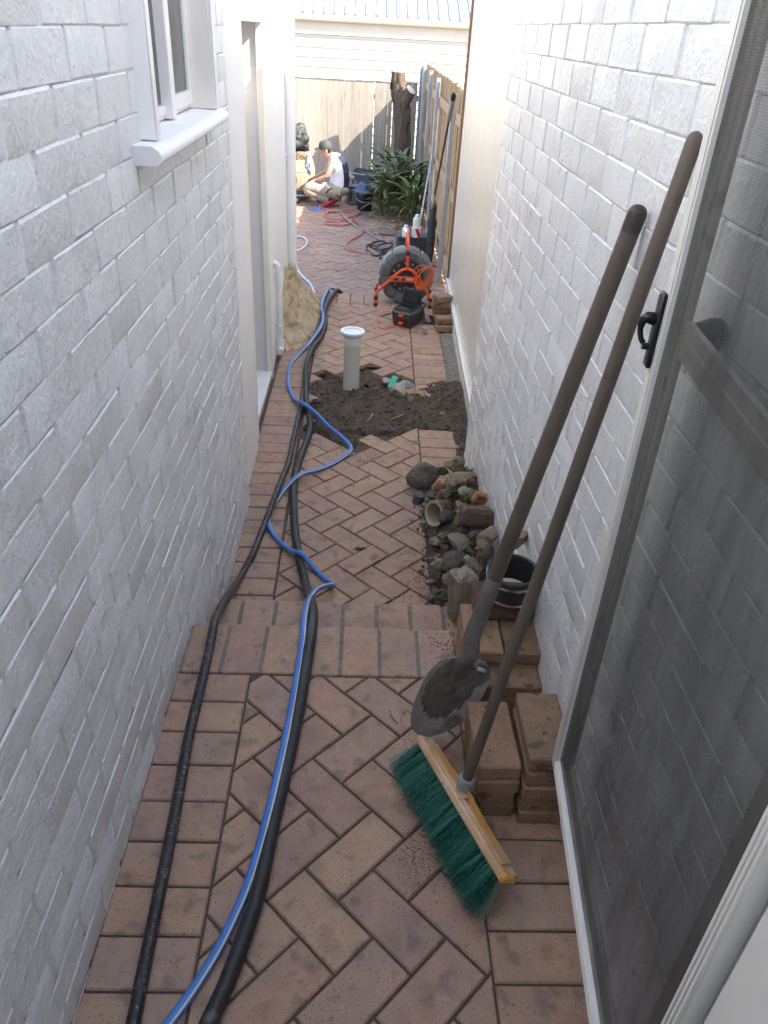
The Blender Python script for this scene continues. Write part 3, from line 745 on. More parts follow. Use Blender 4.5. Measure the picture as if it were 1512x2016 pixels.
# ================================================================== beyond: fences, tree, neighbour's house
bf = thing('back_fence', 'weathered grey paling fence across the far end of the courtyard', 'fence', (-.8, 14.2, -.6))
x_ = -3.2; FM = {}
for i in range(41):
    wd = random.choice([.092, .096, .098]); h = 1.0+random.uniform(-.012, .012)
    lean = random.uniform(-.001, .001)
    g = G().box(0, wd, 14.18, 14.197, -.585, h, .003); g.v = [(vx+x_+lean*(vz+.6), vy+random.uniform(-.001, .001), vz) for vx, vy, vz in g.v]
    g.build('paling', FENCEW, bf, sharp=20)
    x_ += wd+(.0006 if i not in (33, 36) else .011)
for z_ in (-.2, .78): G().box(-3.2, .86, 14.198, 14.24, z_-.04, z_+.04).build('rail', FENCEW, bf)
for x_ in (-2.6, -.6): G().box(x_, x_+.09, 14.241, 14.33, -.59, .95).build('post', FENCEW, bf)

sf = thing('side_fence', 'pine paling fence with galvanised posts along the right of the courtyard', 'fence', (.85, 11, -.6))
y = 7.28; i = 0
while y < 14.17:
    h = 1.29+random.uniform(-.012, .012)-.012*(y < 9); wd = .097
    g = G().box(.885+(.012 if i % 2 else 0), .902+(.012 if i % 2 else 0), y, min(y+wd, 14.175), -.585, h, .003); g.build('paling', FENCEN, sf, sharp=20)
    y += wd+random.choice([.003, .005, .006]); i += 1
for z_ in (-.32, .35, 1.02): G().box(.845, .884, 7.28, 14.17, z_-.045, z_+.045, .004).build('rail', FENCEN, sf)
for y, h in ((8.45, 1.22), (10.5, 1.25), (11.9, 1.27), (13.3, 1.30), (14.12, 1.40)):
    p_ = G().box(.795, .843, y-.03, y+.03, -.598, h, .004).box(.80, .842, y-.045, y-.031, -.598, h-.02, .002).build('post', GALV, sf)
    sub(G().box(.793, .8445, y-.0325, y+.0325, h, h+.006, .001), 'post_cap', GALV, p_)

tr = thing('lopped_tree', 'lopped bare tree trunk standing before the back fence', 'tree', (.56, 13.6, -.6))
g = G(); pts = [(.60, 13.6, -.61), (.585, 13.6, -.3), (.56, 13.6, 0), (.548, 13.6, .35), (.53, 13.6, .62), (.47, 13.6, .85), (.442, 13.6, 1.02), (.438, 13.6, 1.17)]
g.tube(pts, [.175, .14, .128, .125, .135, .125, .105, .10], seg=48, smooth=.03)
g.v = [(vx+.020*fbm(vx*34, vy*34, vz*2.5), vy+.020*fbm(vx*34, vy*34, vz*2.5+9), vz) for vx, vy, vz in g.v]
tk = g.build('trunk', BARK, tr)
g = G().tube([(.52, 13.55, .70), (.59, 13.5, .84), (.635, 13.46, .93)], [.10, .085, .08], seg=16, smooth=.04); sub(g, 'limb_stub', BARK, tk)
sub(G().lathe([(.001, 0), (.078, 0), (.079, -.01)], 16, axis_m((.641, 13.453, .943), (.55, -.38, .74))), 'cut_face', CUTW, tk)
sub(G().lathe([(.001, 0), (.097, 0), (.099, -.01)], 16, Matrix.Translation((.438, 13.6, 1.176))), 'cut_face', CUTW, tk)

nh = thing('neighbour_house', 'sunlit white weatherboard house with cream gutter behind the fence', 'house', (.2, 18, -.8))
for i in range(15):
    z0 = -.79+i*.165
    if z0 > 1.55: break
    g = G(); M = frame((0, 17.5, z0), (1, 0, 0), Vector((0, 1, .0)), (0, .0, 1))
    g.add([(-4.5, 17.468, z0), (4.5, 17.468, z0), (4.5, 17.505, z0+.17), (-4.5, 17.505, z0+.17), (-4.5, 17.52, z0), (4.5, 17.52, z0), (4.5, 17.52, z0+.17), (-4.5, 17.52, z0+.17)],
          [(0, 1, 2, 3), (0, 4, 5, 1), (4, 7, 6, 5), (3, 2, 6, 7), (0, 3, 7, 4), (1, 5, 6, 2)])
    g.build('weatherboard', BOARD, nh)
G().box(-4.5, 4.5, 17.525, 21, -.79, 1.75).build('wall', BOARD, nh)
G().box(-4.55, 4.55, 17.43, 17.462, 1.565, 1.83).build('fascia', FASCIA_SHADE, nh)  # fascia board; its taupe also stands for the shadow under the eave
gp = [(17.428, 1.78), (17.39, 1.772), (17.345, 1.79), (17.328, 1.82), (17.326, 1.885), (17.34, 1.885), (17.352, 1.83), (17.39, 1.80), (17.428, 1.80)]
g = G(); n_ = len(gp)
g.add([(-4.6, a, b_) for a, b_ in gp]+[(4.6, a, b_) for a, b_ in gp], [(i, (i+1) % n_, n_+(i+1) % n_, n_+i) for i in range(n_)]+[tuple(range(n_)), tuple(range(2*n_-1, n_-1, -1))])
g.build('gutter', GUTTER, nh)
sl = math.tan(R(23))
rf = G().add([(-4.6, 17.36, 1.905), (4.6, 17.36, 1.905), (4.6, 21.5, 1.905+4.14*sl), (-4.6, 21.5, 1.905+4.14*sl), (-4.6, 17.36, 1.885), (4.6, 17.36, 1.885), (4.6, 21.5, 1.885+4.14*sl), (-4.6, 21.5, 1.885+4.14*sl)],
             [(0, 1, 2, 3), (4, 7, 6, 5), (0, 4, 5, 1), (2, 6, 7, 3), (1, 5, 6, 2), (0, 3, 7, 4)]).build('roof', ROOFM, nh)
for i in range(45):
    xx = -4.5+i*.2
    if not -2.6 < xx < 3.2: continue
    g = G(); M = frame((xx, 17.35, 1.905), (1, 0, 0), Vector((0, math.cos(R(23)), math.sin(R(23)))), Vector((0, -math.sin(R(23)), math.cos(R(23)))))
    g.add([(-.025, 0, 0), (-.012, 0, .03), (.012, 0, .03), (.025, 0, 0), (-.025, 4.9, 0), (-.012, 4.9, .03), (.012, 4.9, .03), (.025, 4.9, 0)], [(0, 1, 5, 4), (1, 2, 6, 5), (2, 3, 7, 6), (0, 3, 2, 1), (4, 5, 6, 7)], 0, M)
    sub(g, 'roof_rib', ROOFM, rf)

# --- unseen wall added behind the camera to block sky, standing in for the house
ph = thing('unseen_house_wall', 'unseen rendered house wall added behind the camera to block sky light', 'house', (0, -.7, -.8))
G().box(-.9, .9, -.99, -.85, -.79, 2.7).build('wall', RENDER, ph)

def crack(pts):
    g = G(); P = []
    for a, b_ in zip(pts, pts[1:]):
        for k in range(6): t = k/6; P.append((a[0]+(b_[0]-a[0])*t+random.uniform(-.003, .003), a[1]+(b_[1]-a[1])*t+random.uniform(-.003, .003)))
    P.append(pts[-1])
    for i, (x_, y_) in enumerate(P): w_ = .0011*math.sin(math.pi*(i+.4)/len(P))+.0003; g.v += [(x_-w_, y_-w_, .0035), (x_+w_, y_+w_, .0035)]
    for i in range(len(P)-1): a = i*2; g.f.append((a, a+1, a+3, a+2)); g.m.append(0)
    g.build('crack', DARKC, land, recalc=False, smooth=False)
crack([(.150, 1.585), (.165, 1.63), (.185, 1.66)]); crack([(.150, 1.585), (.13, 1.60), (.12, 1.645)]); crack([(-.05, 1.70), (.0, 1.715), (.03, 1.73)]); crack([(.172, 1.64), (.20, 1.62)])
# ================================================================== near things: door, shovel, broom, stacked pavers
HB = Vector((.421, .448, .33)); FB = Vector((.485, 1.191, .33)); dlen = (FB-HB).length
du = (FB-HB).normalized(); dn = Vector((-du.y, du.x, 0))        # dn looks into the alley (-X)
DM = frame(HB, du, Vector((0, 0, 1)), dn)                       # x along the door, y up, z towards the alley
door = thing('screen_door', 'cream framed fly screen door swung open against the right brick wall', 'door', HB)
H = 2.04
def ribbed(g, x0, x1, y0, y1, along):
    g.box(x0, x1, y0, y1, -.014, .012, .002, DM)
    for t in (.2, .5, .8):
        if along == 'y': c = x0+(x1-x0)*t; g.box(c-.0032, c+.0032, y0+.001, y1-.001, .0115, .0145, .001, DM)
        else: c = y0+(y1-y0)*t; g.box(x0+.001, x1-.001, c-.0032, c+.0032, .0115, .0145, .001, DM)
    return g
ribbed(G(), dlen-.028, dlen, 0, H, 'y').build('lock_stile', ALU, door)
ribbed(G(), 0, .028, 0, H, 'y').build('hinge_stile', ALU, door)
ribbed(G(), .0285, dlen-.0285, 0, .030, 'x').build('bottom_rail', ALU, door)
ribbed(G(), .0285, dlen-.0285, H-.03, H, 'x').build('top_rail', ALU, door)
for (a, b_, c, d) in ((dlen-.078, dlen-.0285, .031, H-.031), (.0285, .078, .031, H-.031)):
    G().box(a, b_, c, d, -.014, -.004, .002, DM).box((a+b_)/2-.006, (a+b_)/2+.006, c+.01, d-.01, -.0045, -.001, .001, DM).build('inner_stile', ALUD, door)
G().box(.079, dlen-.079, 1.005, 1.065, -.014, -.004, .002, DM).box(.079, dlen-.079, 1.028, 1.042, -.0045, -.001, .001, DM).build('middle_rail', ALUD, door)
G().box(.079, dlen-.079, .031, .075, -.014, -.004, .002, DM).build('inner_rail', ALUD, door)
g = G(); nx, ny = 16, 44
for j in range(ny+1):
    for i in range(nx+1):
        a, b_ = .0285+(dlen-.057)*i/nx, .0305+(H-.061)*j/ny
        m_ = min(1, min(i, nx-i)/3)*min(1, min(j, ny-j)/3)
        g.v.append(tuple(DM @ Vector((a, b_, .003+m_*.010*fbm(a*3.2, b_*1.3, 5)))))
for j in range(ny):
    for i in range(nx): k = j*(nx+1)+i; g.f.append((k, k+1, k+nx+2, k+nx+1)); g.m.append(0)
g.build('fly_screen', FLY, door, recalc=False)
hy = .965
hd = G().box(dlen-.026, dlen-.004, hy, hy+.122, .0145, .024, .003, DM).build('handle_plate', BLACKP, door)
sub(G().tube([DM @ Vector(p) for p in [(dlen-.014, hy+.078, .02), (dlen-.014, hy+.080, .036), (dlen-.014, hy+.076, .041), (dlen-.016, hy+.062, .043), (dlen-.021, hy+.046, .039), (dlen-.023, hy+.042, .035)]], [.0110, .0095, .0070, .0046, .0042, .0045], seg=12, smooth=.004), 'lever', mat('black_lacquer', (.02, .02, .02), rough=.18, metal=.5), hd)
sub(G().tube([DM @ Vector((dlen-.014, hy+.034, .022)), DM @ Vector((dlen-.014, hy+.034, .034))], .006), 'snib', BLACKP, hd)
G().lathe([(.001, -.016), (.016, -.016), (.018, -.03), (.026, -.05), (.027, -.066), (.022, -.072), (.001, -.072)], 20, DM @ Matrix.Translation((dlen-.05, hy+.07, 0))).build('outer_knob', BLACKP, door)

dj = thing('door_jamb', 'cream ribbed door jamb at the bottom right corner', 'door frame', (.46, .40, 0))
g = G().box(.418, .470, .36, .43, .0, 2.5, .003)
for x_ in (.428, .443, .458): g.box(x_-.004, x_+.004, .4295, .434, .002, 2.498, .001)
g.build('jamb', ALU, dj)
G().box(.471, .56, .30, .415, .0, 2.5, .003).build('lining', mat('beige_lining', [(.38, .36, .31), (.44, .415, .365)], rough=.5, ns=5), dj)

# --- shovel
sh = thing('shovel', 'long handled round mouth shovel with soil on its blade leaning on the right wall', 'shovel', (.24, 1.54, 0))
top, sock = Vector((.537, 1.585, 1.472)), Vector((.322, 1.560, .37))
ax = (top-sock).normalized(); L = (top-sock).length
pts = [sock+ax*.12, sock+ax*L*.3, sock+ax*L*.6, sock+ax*L*.88, sock+ax*(L-.03)]
G().tube(pts, [.0185, .0195, .0195, .019, .0188], seg=16).build('handle', TIMBER, sh)
G().tube([sock+ax*(L-q) for q in (.055, .045, .020, .012, .006, .002, 0)], [.0188, .0193, .0193, .0182, .0150, .0095, .003], seg=18).build('worn_end', TAPE, sh, sharp=80)
# blade: local frame, x across, y down the blade, z out of its hollow face
tip = Vector((.232, 1.528, .004)); shm = Vector((.313, 1.546, .278)); yb = (tip-shm).normalized()
xb = Vector((.094, .034, -.16)); xb = (xb-yb*xb.dot(yb)).normalized(); zb = xb.cross(yb)
if zb.dot(Vector((-.3, -1.6, 1.5))) < 0: xb = -xb; zb = -zb
BL = (tip-shm).length; BM_ = frame(shm, xb, yb, zb)
def half_w(t):   # t 0 at shoulders, 1 at the point
    return .112*(1-.06*(1-t))*(1-.30*max(0, 1-t/.16)**2)*(1-max(0, (t-.30)/.70)**2.3)**.55 if t < 1 else 0
def blade_pt(i, j, nI, nJ, off=0):
    t = i/nI; wv = half_w(t)*(-1+2*j/nJ); q = wv/.112
    z = -.035*(1-q*q)*(1-.35*t)+.015*t*t + off
    if t < .12: z += .0
    return Vector((wv, t*BL, z))
g = G(); nI, nJ = 16, 14
for off in (0, -.0022):
    for i in range(nI+1):
        for j in range(nJ+1): g.v.append(tuple(BM_ @ blade_pt(i, j, nI, nJ, off)))
K = (nI+1)*(nJ+1)
for i in range(nI):
    for j in range(nJ):
        a = i*(nJ+1)+j
        g.f.append((a, a+1, a+nJ+2, a+nJ+1)); g.f.append((K+a, K+a+nJ+1, K+a+nJ+2, K+a+1)); g.m += [0, 0]
for i in range(nI):
    for j in (0, nJ):
        a = i*(nJ+1)+j; g.f.append((a, a+nJ+1, K+a+nJ+1, K+a)); g.m.append(0)
for j in range(nJ): g.f.append((j, j+1, K+j+1, K+j)); g.m.append(0)
bl = g.build('blade', STEEL, sh, sharp=50)
# turned treads on the shoulders
for sgn in ((1,) if xb.x > 0 else (-1,)):
    sub(G().box(.050, .080, -.004, .006, -.012, .002, .003, BM_ @ Matrix.Scale(sgn, 4, (1, 0, 0)) @ Matrix.Rotation(.25, 4, 'Z')), 'tread', STEEL, bl)
# soil caked in the hollow
g = G()
nI2, nJ2 = 60, 48
def cake(t, q): 
    d = math.hypot((t-.36)/.42, q/.78); return max(0., 1-d)+.12*fbm(t*9, q*7, 2)*(d < 1.05)
for i in range(nI2+1):
    for j in range(nJ2+1):
        t, q = i/nI2*.86, -.92+1.84*j/nJ2
        wv = half_w(t)*q; z = -.035*(1-(wv/.112)**2)*(1-.35*t)+.015*t*t
        c = cake(t, q); z += (.006*min(1, c*2.0)+.005*c*fbm(t*22, q*16, 7)) if c > .02 else -.004
        g.v.append(tuple(BM_ @ Vector((wv, t*BL, z))))
for i in range(nI2):
    for j in range(nJ2): a = i*(nJ2+1)+j; g.f.append((a, a+1, a+nJ2+2, a+nJ2+1)); g.m.append(0)
sub(g, 'caked_soil', mat('dried_soil', [(.09, .076, .06), (.19, .165, .135), (.135, .115, .092)], rough=.95, ns=22, nd=8, bump=.8, bs=120, bdist=.006), bl, recalc=False)
s0 = BM_ @ Vector((0, .085, -.030)); s1 = BM_ @ Vector((0, .02, -.022)); s2 = BM_ @ Vector((0, -.04, -.006))
G().tube([s0, s1, s2, sock+ax*.0, sock+ax*.07, sock+ax*.20], [.010, .022, .0245, .0235, .0225, .0205], seg=16, smooth=.012).build('socket', STEELD, sh)

# --- broom
br = thing('broom', 'green bristled wide broom head on a long weathered handle leaning right', 'broom', (.27, 1.24, 0))
E1, E2 = Vector((.200, 1.440, .100)), Vector((.374, 1.030, .100))   # ends of the timber head
hx = (E2-E1).normalized(); side = Vector((-hx.y, hx.x, 0)); side = side if side.x > 0 else -side   # towards the wall
tl = R(38); hn = Vector((0, 0, 1))*math.cos(tl)+side*math.sin(tl); hs = hx.cross(hn)
HM = frame((E1+E2)/2, hx, hn.cross(hx), hn); HL = (E2-E1).length/2
hd = G().box(-HL, HL, -.028, .028, -.006, .020, .007, HM).box(-HL+.03, HL-.03, -.022, .022, .0195, .026, .003, HM).build('head', BROOMW, br)
sub(G().box(HL-.014, HL+.003, -.0286, .0286, -.0066, .0206, .007, HM), 'varnished_end', BROOMY, hd)
btop = Vector((.540, 1.392, 1.622)); bs = Vector((.296, 1.262, .150)); ba = (btop-bs).normalized(); LB = (btop-bs).length
G().tube([bs-ba*.02, bs+ba*LB*.3, bs+ba*LB*.7, btop-ba*.016, btop-ba*.008, btop-ba*.003, btop], [.0135, .0142, .0145, .0140, .0122, .0085, .002], seg=16).build('handle', TIMBER, br)
G().tube([bs-ba*.012, bs+ba*.002, bs+ba*.02, bs+ba*.021], [.0205, .0205, .0195, .015], seg=18).tube([bs+ba*.006, bs+ba*.012], [.0218, .0218], seg=18).build('ferrule', FERR, br)
hc = HM @ Vector((0, 0, .016))
G().tube([hc, bs-ba*.03, bs-ba*.008], [.026, .021, .0185], seg=16).build('socket', BROOMW, br)
for sgn in (-1, 1):
    a = HM @ Vector((sgn*.165, .004, .024)); b1 = bs-ba*.004; 
    g = G(); wv = HM.to_3x3() @ Vector((0, .006, 0)); lo = HM @ Vector((sgn*.02, .004, .022))
    V = [a-wv, a+wv, b1-wv, b1+wv, lo-wv, lo+wv]
    g.add(V, [(0, 2, 3, 1), (0, 1, 5, 4), (0, 4, 2), (1, 3, 5), (2, 4, 5, 3)]); g.build('brace', BROOMY, br, sharp=20)
g = G()
def strand(root, end, r, mi):
    d = (end-root); n1 = d.orthogonal().normalized()*r; n2 = d.cross(n1).normalized()*r; mid = (root+end)/2+Vector((random.uniform(-.003, .003), random.uniform(-.003, .003), random.uniform(-.003, .003)))
    vs = []
    for c, k in ((root, 1), (mid, .9), (end, .6)):
        for q in (n1, -n1*.5+n2*.87, -n1*.5-n2*.87): vs.append(c+q*k)
    g.add(vs, [(0, 1, 4, 3), (1, 2, 5, 4), (2, 0, 3, 5), (3, 4, 7, 6), (4, 5, 8, 7), (5, 3, 6, 8)], mi)
nt_ = 44
for i in range(nt_):
    for j in range(5):
        cx, cy = -HL+.010+(2*HL-.02)*(i+.5)/nt_, -.021+.042*j/4
        root0 = HM @ Vector((cx, cy, -.004)); pale = i > nt_-4 and j > 1; sh_ = random.choice((0, 0, 2, 3))
        for k in range(21):
            root = root0+(HM.to_3x3() @ Vector((random.gauss(0, .0014), random.gauss(0, .0014), 0)))
            splay = HM.to_3x3() @ Vector((random.gauss(0, .13)+.10*(cx/HL), (cy/.021)*.14+random.gauss(0, .07), -1))
            ln = random.uniform(.098, .112); end = root+splay.normalized()*ln
            if end.z < .003: end.z = .003+random.uniform(0, .004)
            strand(root, end, .00062, 1 if pale else (sh_ if random.random() < .75 else random.choice((0, 2, 3))))
g.build('bristles', [BRIST, BRISTP, BRISTL, BRISTD], br, recalc=False, smooth=False)

# --- reclaimed pavers stacked by the wall
LP = G().box(-.1135, .1135, -.056, .056, 0, .046, .005).mesh('loose_paver', PAVERD, sharp=20)
def loose(c, rz, label, tip=(0, 0)):
    o = bpy.data.objects.new('loose_paver', LP); COL.objects.link(o); o.location = c; o.rotation_euler = (tip[0], tip[1], rz)
    return tag(o, label, 'paver', 'lifted pavers stacked by the right wall')
ORD = ['bottom paver', 'second paver up', 'third paver up', 'top paver']
for k in range(4):
    loose((.381+random.uniform(-.004, .004), 1.392+random.uniform(-.005, .005), .0015+k*.0472), R(90)+random.uniform(-.03, .03), ORD[k]+' of the short stack just behind the broom handle')
for k in range(5):
    loose((.503+random.uniform(-.003, .003), 1.375+random.uniform(-.006, .006), .0015+k*.0478), R(90)+random.uniform(-.03, .03), (ORD[:3]+['fourth paver up', 'pale top paver'])[k]+' of the stack touching the screen door edge')
for k in range(3):
    loose((.446, 1.665, .0015+k*.0472), R(0)+random.uniform(-.02, .02), ORD[k]+' of the row between the stacks and the brown brick', )
for k in range(4):
    loose((.395+random.uniform(-.002, .002), 1.800, .0015+k*.0515), R(90)+random.uniform(-.02, .02), ORD[k]+' of the left pile under the dark brown brick')
    loose((.512+random.uniform(-.002, .002), 1.800, .0015+k*.0515), R(90)+random.uniform(-.02, .02), ORD[k]+' of the right pile under the dark brown brick')
g = roughen(G().box(.372, .560, 1.822, 1.935, .2085, .282, .008), 3, .004, 40)
g.build('brown_brick', BATM, label='dark brown brick under the black rubber coupling', cat='brick')

# --- rubble
def rock(c, w_, h_, seed, m_, cuts=5, flat=.8, sub_=2):
    bm = bmesh.new(); bmesh.ops.create_icosphere(bm, subdivisions=sub_, radius=1); rnd = random.Random(seed)
    for _ in range(cuts+3):
        n_ = Vector((rnd.uniform(-1, 1), rnd.uniform(-1, 1), rnd.uniform(-1, 1))).normalized(); d = rnd.uniform(.38, .72) if cuts > 3 else rnd.uniform(.5, .85)
        for v in bm.verts:
            e = v.co.dot(n_)-d
            if e > 0: v.co -= n_*e
    for v in bm.verts: v.co *= 1+(.05 if cuts > 3 else .12)*noise.noise(v.co*2.2+Vector((seed, 0, 0)))+.025*noise.noise(v.co*6+Vector((0, seed, 0)))
    q = Matrix.Rotation(rnd.uniform(0, 6.3), 3, 'Z') @ Matrix.Rotation(rnd.uniform(-.5, .5), 3, 'X')
    g = G(); 
    ex = rnd.uniform(.8, 1.0)
    for v in bm.verts:
        p_ = q @ v.co; g.v.append((c[0]+p_.x*w_*.62, c[1]+p_.y*w_*.62*ex, c[2]+p_.z*h_*.62*flat*1.3))
    g.f = [tuple(v.index for v in f.verts) for f in bm.faces]; g.m = [0]*len(g.f); bm.free(); return g
STONES = [
(0.353,3.539,-0.262,0.164,0.115,ROCK3,'big muddy boulder at the far left of the rubble'),
(0.454,3.189,0.004,0.103,0.076,ROCK2,'brown lump at the top back of the rubble beneath a thin chip'),
(0.460,3.040,0.021,0.130,0.068,ROCK2,'long tan broken stone behind the clay pipe against the wall'),
(0.366,3.302,-0.232,0.069,0.040,ROCK1,'small grey stone right beside the grey plastic cap'),
(0.346,3.286,-0.284,0.052,0.052,ROCK5,'pale chip at the left lip of the clay pipe'),
(0.517,2.785,0.070,0.080,0.062,ROCK4,'crumbly orange brick lump resting on the rubble'),
(0.472,2.879,0.051,0.080,0.050,ROCK5,'grey concrete lump just left of the orange brick lump'),
(0.427,3.045,-0.068,0.062,0.053,ROCK1,'dark grey angular stone behind the rim of the clay pipe'),
(0.453,2.842,-0.000,0.048,0.035,ROCK2,'yellowish chip between clay pipe and brown brick bat'),
(0.339,3.147,-0.312,0.050,0.052,ROCK5,'small pale rock alone on the pavers before the clay pipe'),
(0.398,2.800,-0.146,0.090,0.080,ROCK1,'rough grey stone below the mouth of the clay pipe'),
(0.432,2.623,-0.053,0.110,0.062,ROCK5,'smooth pale grey slab in the middle of the rubble'),
(0.512,2.49,0.070,0.100,0.090,ROCK2,'large olive tan shard by the upper shovel handle'),
(0.437,2.742,-0.030,0.030,0.075,ROCK2,'thin upright tan shard beside the brown brick bat'),
(0.523,2.06,0.355,0.070,0.075,ROCK2,'tan block against the wall behind the rubber coupling'),
(0.364,2.717,-0.245,0.085,0.105,ROCK5,'pale angular stone with a broken orange face at the heap front'),
(0.415,2.543,-0.101,0.100,0.090,ROCK3,'dark round clod at the front of the heap'),
(0.444,2.457,-0.020,0.045,0.058,ROCK5,'narrow pale shard left of the shovel shaft'),
(0.458,2.368,0.013,0.060,0.070,ROCK5,'light grey shard pressed against the shovel shaft'),
(0.403,2.476,-0.132,0.085,0.060,ROCK5,'jagged pale shard above the weathered block'),
(0.361,2.540,-0.250,0.035,0.032,ROCK5,'white chip at the front foot of the heap'),
(0.333,2.597,-0.322,0.068,0.030,ROCK1,'flat grey flake lying on the pavers before the heap'),
(0.372,2.468,-0.215,0.055,0.060,ROCK1,'grey pointed stone left of the weathered block'),
(0.357,2.401,-0.256,0.060,0.070,ROCK1,'dull grey stone at the step edge below the heap'),
(0.471,3.138,0.058,0.046,0.032,ROCK2,'thin brown chip topping the back of the heap'),
(0.399,3.239,-0.141,0.055,0.050,ROCK4,'reddish brick chip beside the big muddy boulder'),
(0.505,2.915,0.073,0.042,0.040,BATM,'small brown chip behind the orange brick lump'),
(0.450,3.016,-0.030,0.068,0.033,ROCK1,'flat grey shard under the long tan stone'),
(0.510,2.40,0.060,0.055,0.056,ROCK3,'muddy lump hard against the wall by the shovel'),
(0.418,2.95,-0.14,0.07,0.06,ROCK3,'muddy clod tucked under the clay pipe'),
(0.40,2.36,-0.20,0.06,0.06,ROCK1,'dark grey stone low behind the weathered block'),
(0.385,2.64,-0.17,0.075,0.06,ROCK2,'brown broken lump between the pale angular stone and smooth slab'),
(0.47,2.72,0.0,0.07,0.06,ROCK3,'muddy lump tucked under the brown brick bat'),
(0.405,3.12,-0.13,0.07,0.06,ROCK3,'muddy stone behind the left lip of the clay pipe'),
(0.375,2.88,-0.23,0.07,0.055,ROCK2,'tan chip in the gap below the clay pipe mouth'),
(0.48,2.58,0.02,0.07,0.06,ROCK1,'grey wedge between smooth slab and olive shard'),
(0.43,3.36,-0.12,0.08,0.06,ROCK1,'grey stone behind the boulder at the back of the heap'),
]
for i, (a, b_, c, w_, h_, m_, lb) in enumerate(STONES):
    g = rock((a, b_, c), w_, h_, 40+i, m_, cuts=2 if m_ is ROCK3 else 10, sub_=2 if m_ is ROCK3 else 3)
    g.build('rubble_stone', m_, label=lb, cat='stone', group='rubble heaped by the right wall', sharp=16 if m_ is not ROCK3 else 60)
# loose dark fill that the heap rests on
g = G(); nx, ny = 24, 60
for j in range(ny+1):
    for i in range(nx+1):
        xx, yy = .325+(.562-.325)*i/nx, 2.37+(3.56-2.37)*j/ny
        e = min(1, (xx-.325)/.17+.16*fbm(yy*8, .3, 1)-.05); e = max(0, e); t = min(1, (3.56-yy)/.35)
        zz = Z3-.01+(.345*e*(.55+.45*t)-.03)*min(1, t*1.3)+.03*fbm(xx*14, yy*14, 4)*min(1, e*3)
        if yy < 2.40: zz -= (2.40-yy)*3
        g.v.append((xx, yy, zz))
for j in range(ny):
    for i in range(nx): k = j*(nx+1)+i; g.f.append((k, k+1, k+nx+2, k+nx+1)); g.m.append(0)
g.build('heap_fill', SOIL, label='dark soil and crumbs filling the rubble heap', cat='soil', kind='stuff', recalc=False)
# weathered upright block at the front of the heap, standing on the step
g = roughen(G().box(-.040, .045, -.045, .05, 0, .235, .012, rotm((.418, 2.285, ZT+.003), .35, .06, -.10)), 4, .012, 22)
g.build('weathered_block', LOGM, label='weathered upright block at the near end of the rubble on the step', cat='block', sharp=50)
g = roughen(G().box(-.07, .07, -.045, .045, -.04, .04, .016, rotm((.494, 2.635, .072), .12, -.25, .1)), 3, .006, 30); g.build('brick_bat', BATM, label='dark brown brick bat with rounded corners beside the clay pipe', cat='brick')
# clay pipe: open end towards the camera and left
po = Vector((.362, 3.02, -.165)); pd = Vector((.75, .55, -.20)).normalized(); PMx = axis_m(po, pd)
cp = thing('clay_pipe', 'broken brown clay pipe with its open end facing out of the rubble', 'pipe', po+Vector((0, 0, -.07)))
G().lathe([(.048, .004), (.053, 0), (.060, 0), (.064, .005), (.064, .045), (.060, .055), (.062, .16), (.061, .165)], 28, PMx).build('barrel', CLAY, cp)
G().lathe([(.049, .003), (.048, .16), (.001, .161)], 28, PMx).build('bore', CLAYI, cp)
G().lathe([(.0475, .0035), (.0535, -.0008), (.0602, -.0008)], 28, PMx).build('rim', CLAYI, cp)
# ribbed plastic cap
g = G().lathe([(.001, .055), (.022, .055), (.026, .05), (.026, .04), (.0285, .038), (.0285, .03), (.026, .028), (.027, .012), (.030, .010), (.030, 0), (.001, 0)], 20, rotm((.318, 3.405, -.338), .4, .25, .1))
g.build('plastic_cap', mat('slate_plastic', [(.05, .058, .068), (.09, .1, .115)], rough=.4), label='ribbed slate grey plastic cap at the left of the rubble', cat='cap')
# rubber coupling with steel bands
rc = thing('rubber_coupling', 'black rubber pipe coupling with two steel bands sitting on the brown brick', 'coupling', (.497, 1.875, .283))
CMx = rotm((.482, 1.868, .2845), .3, .05, -.02) @ Matrix.Diagonal((1.25, 1.25, .82, 1))
G().lathe([(.054, .002), (.0605, 0), (.0615, .012), (.060, .03), (.058, .055), (.060, .08), (.0625, .10), (.0625, .112), (.059, .116), (.054, .114), (.051, .10), (.050, .01), (.054, .002)], 36, CMx).build('sleeve', RUBBER, rc)
for z_ in (.088, .016):
    b1 = G().lathe([(.0630, z_-.006), (.0645, z_-.006), (.0645, z_+.006), (.0630, z_+.006), (.0630, z_-.006)], 36, CMx).build('band', CLAMP, rc)
    sub(G().box(-.012, .012, -.0725, -.0635, z_-.007, z_+.007, .002, CMx @ Matrix.Rotation(.55, 4, 'Z')), 'worm_screw', CLAMP, b1)
# a bucket-like dark inside is simply the brick seen through the sleeve

# chips between the stones
g = G()
for i in range(420):
    xx = random.uniform(.335, .55); yy = random.uniform(2.40, 3.5); e = min(1, (xx-.325)/.17); t = min(1, (3.56-yy)/.35)
    zz = Z3-.005+(.345*e*(.55+.45*t)-.03)*min(1, t*1.3)+.012
    r_ = random.choice([.006, .008, .011, .015, .02, .026])
    if abs(yy-3.0) < .1 and xx < .43: zz -= .05
    tetra(g, (xx, yy, zz), r_, random.choice((0, 0, 1, 2, 3)))
g.build('rubble_chips', [ROCK1, ROCK2, ROCK3, ROCK5], label='small broken chips filling the gaps of the rubble heap', cat='rubble', kind='stuff', recalc=False, smooth=False)

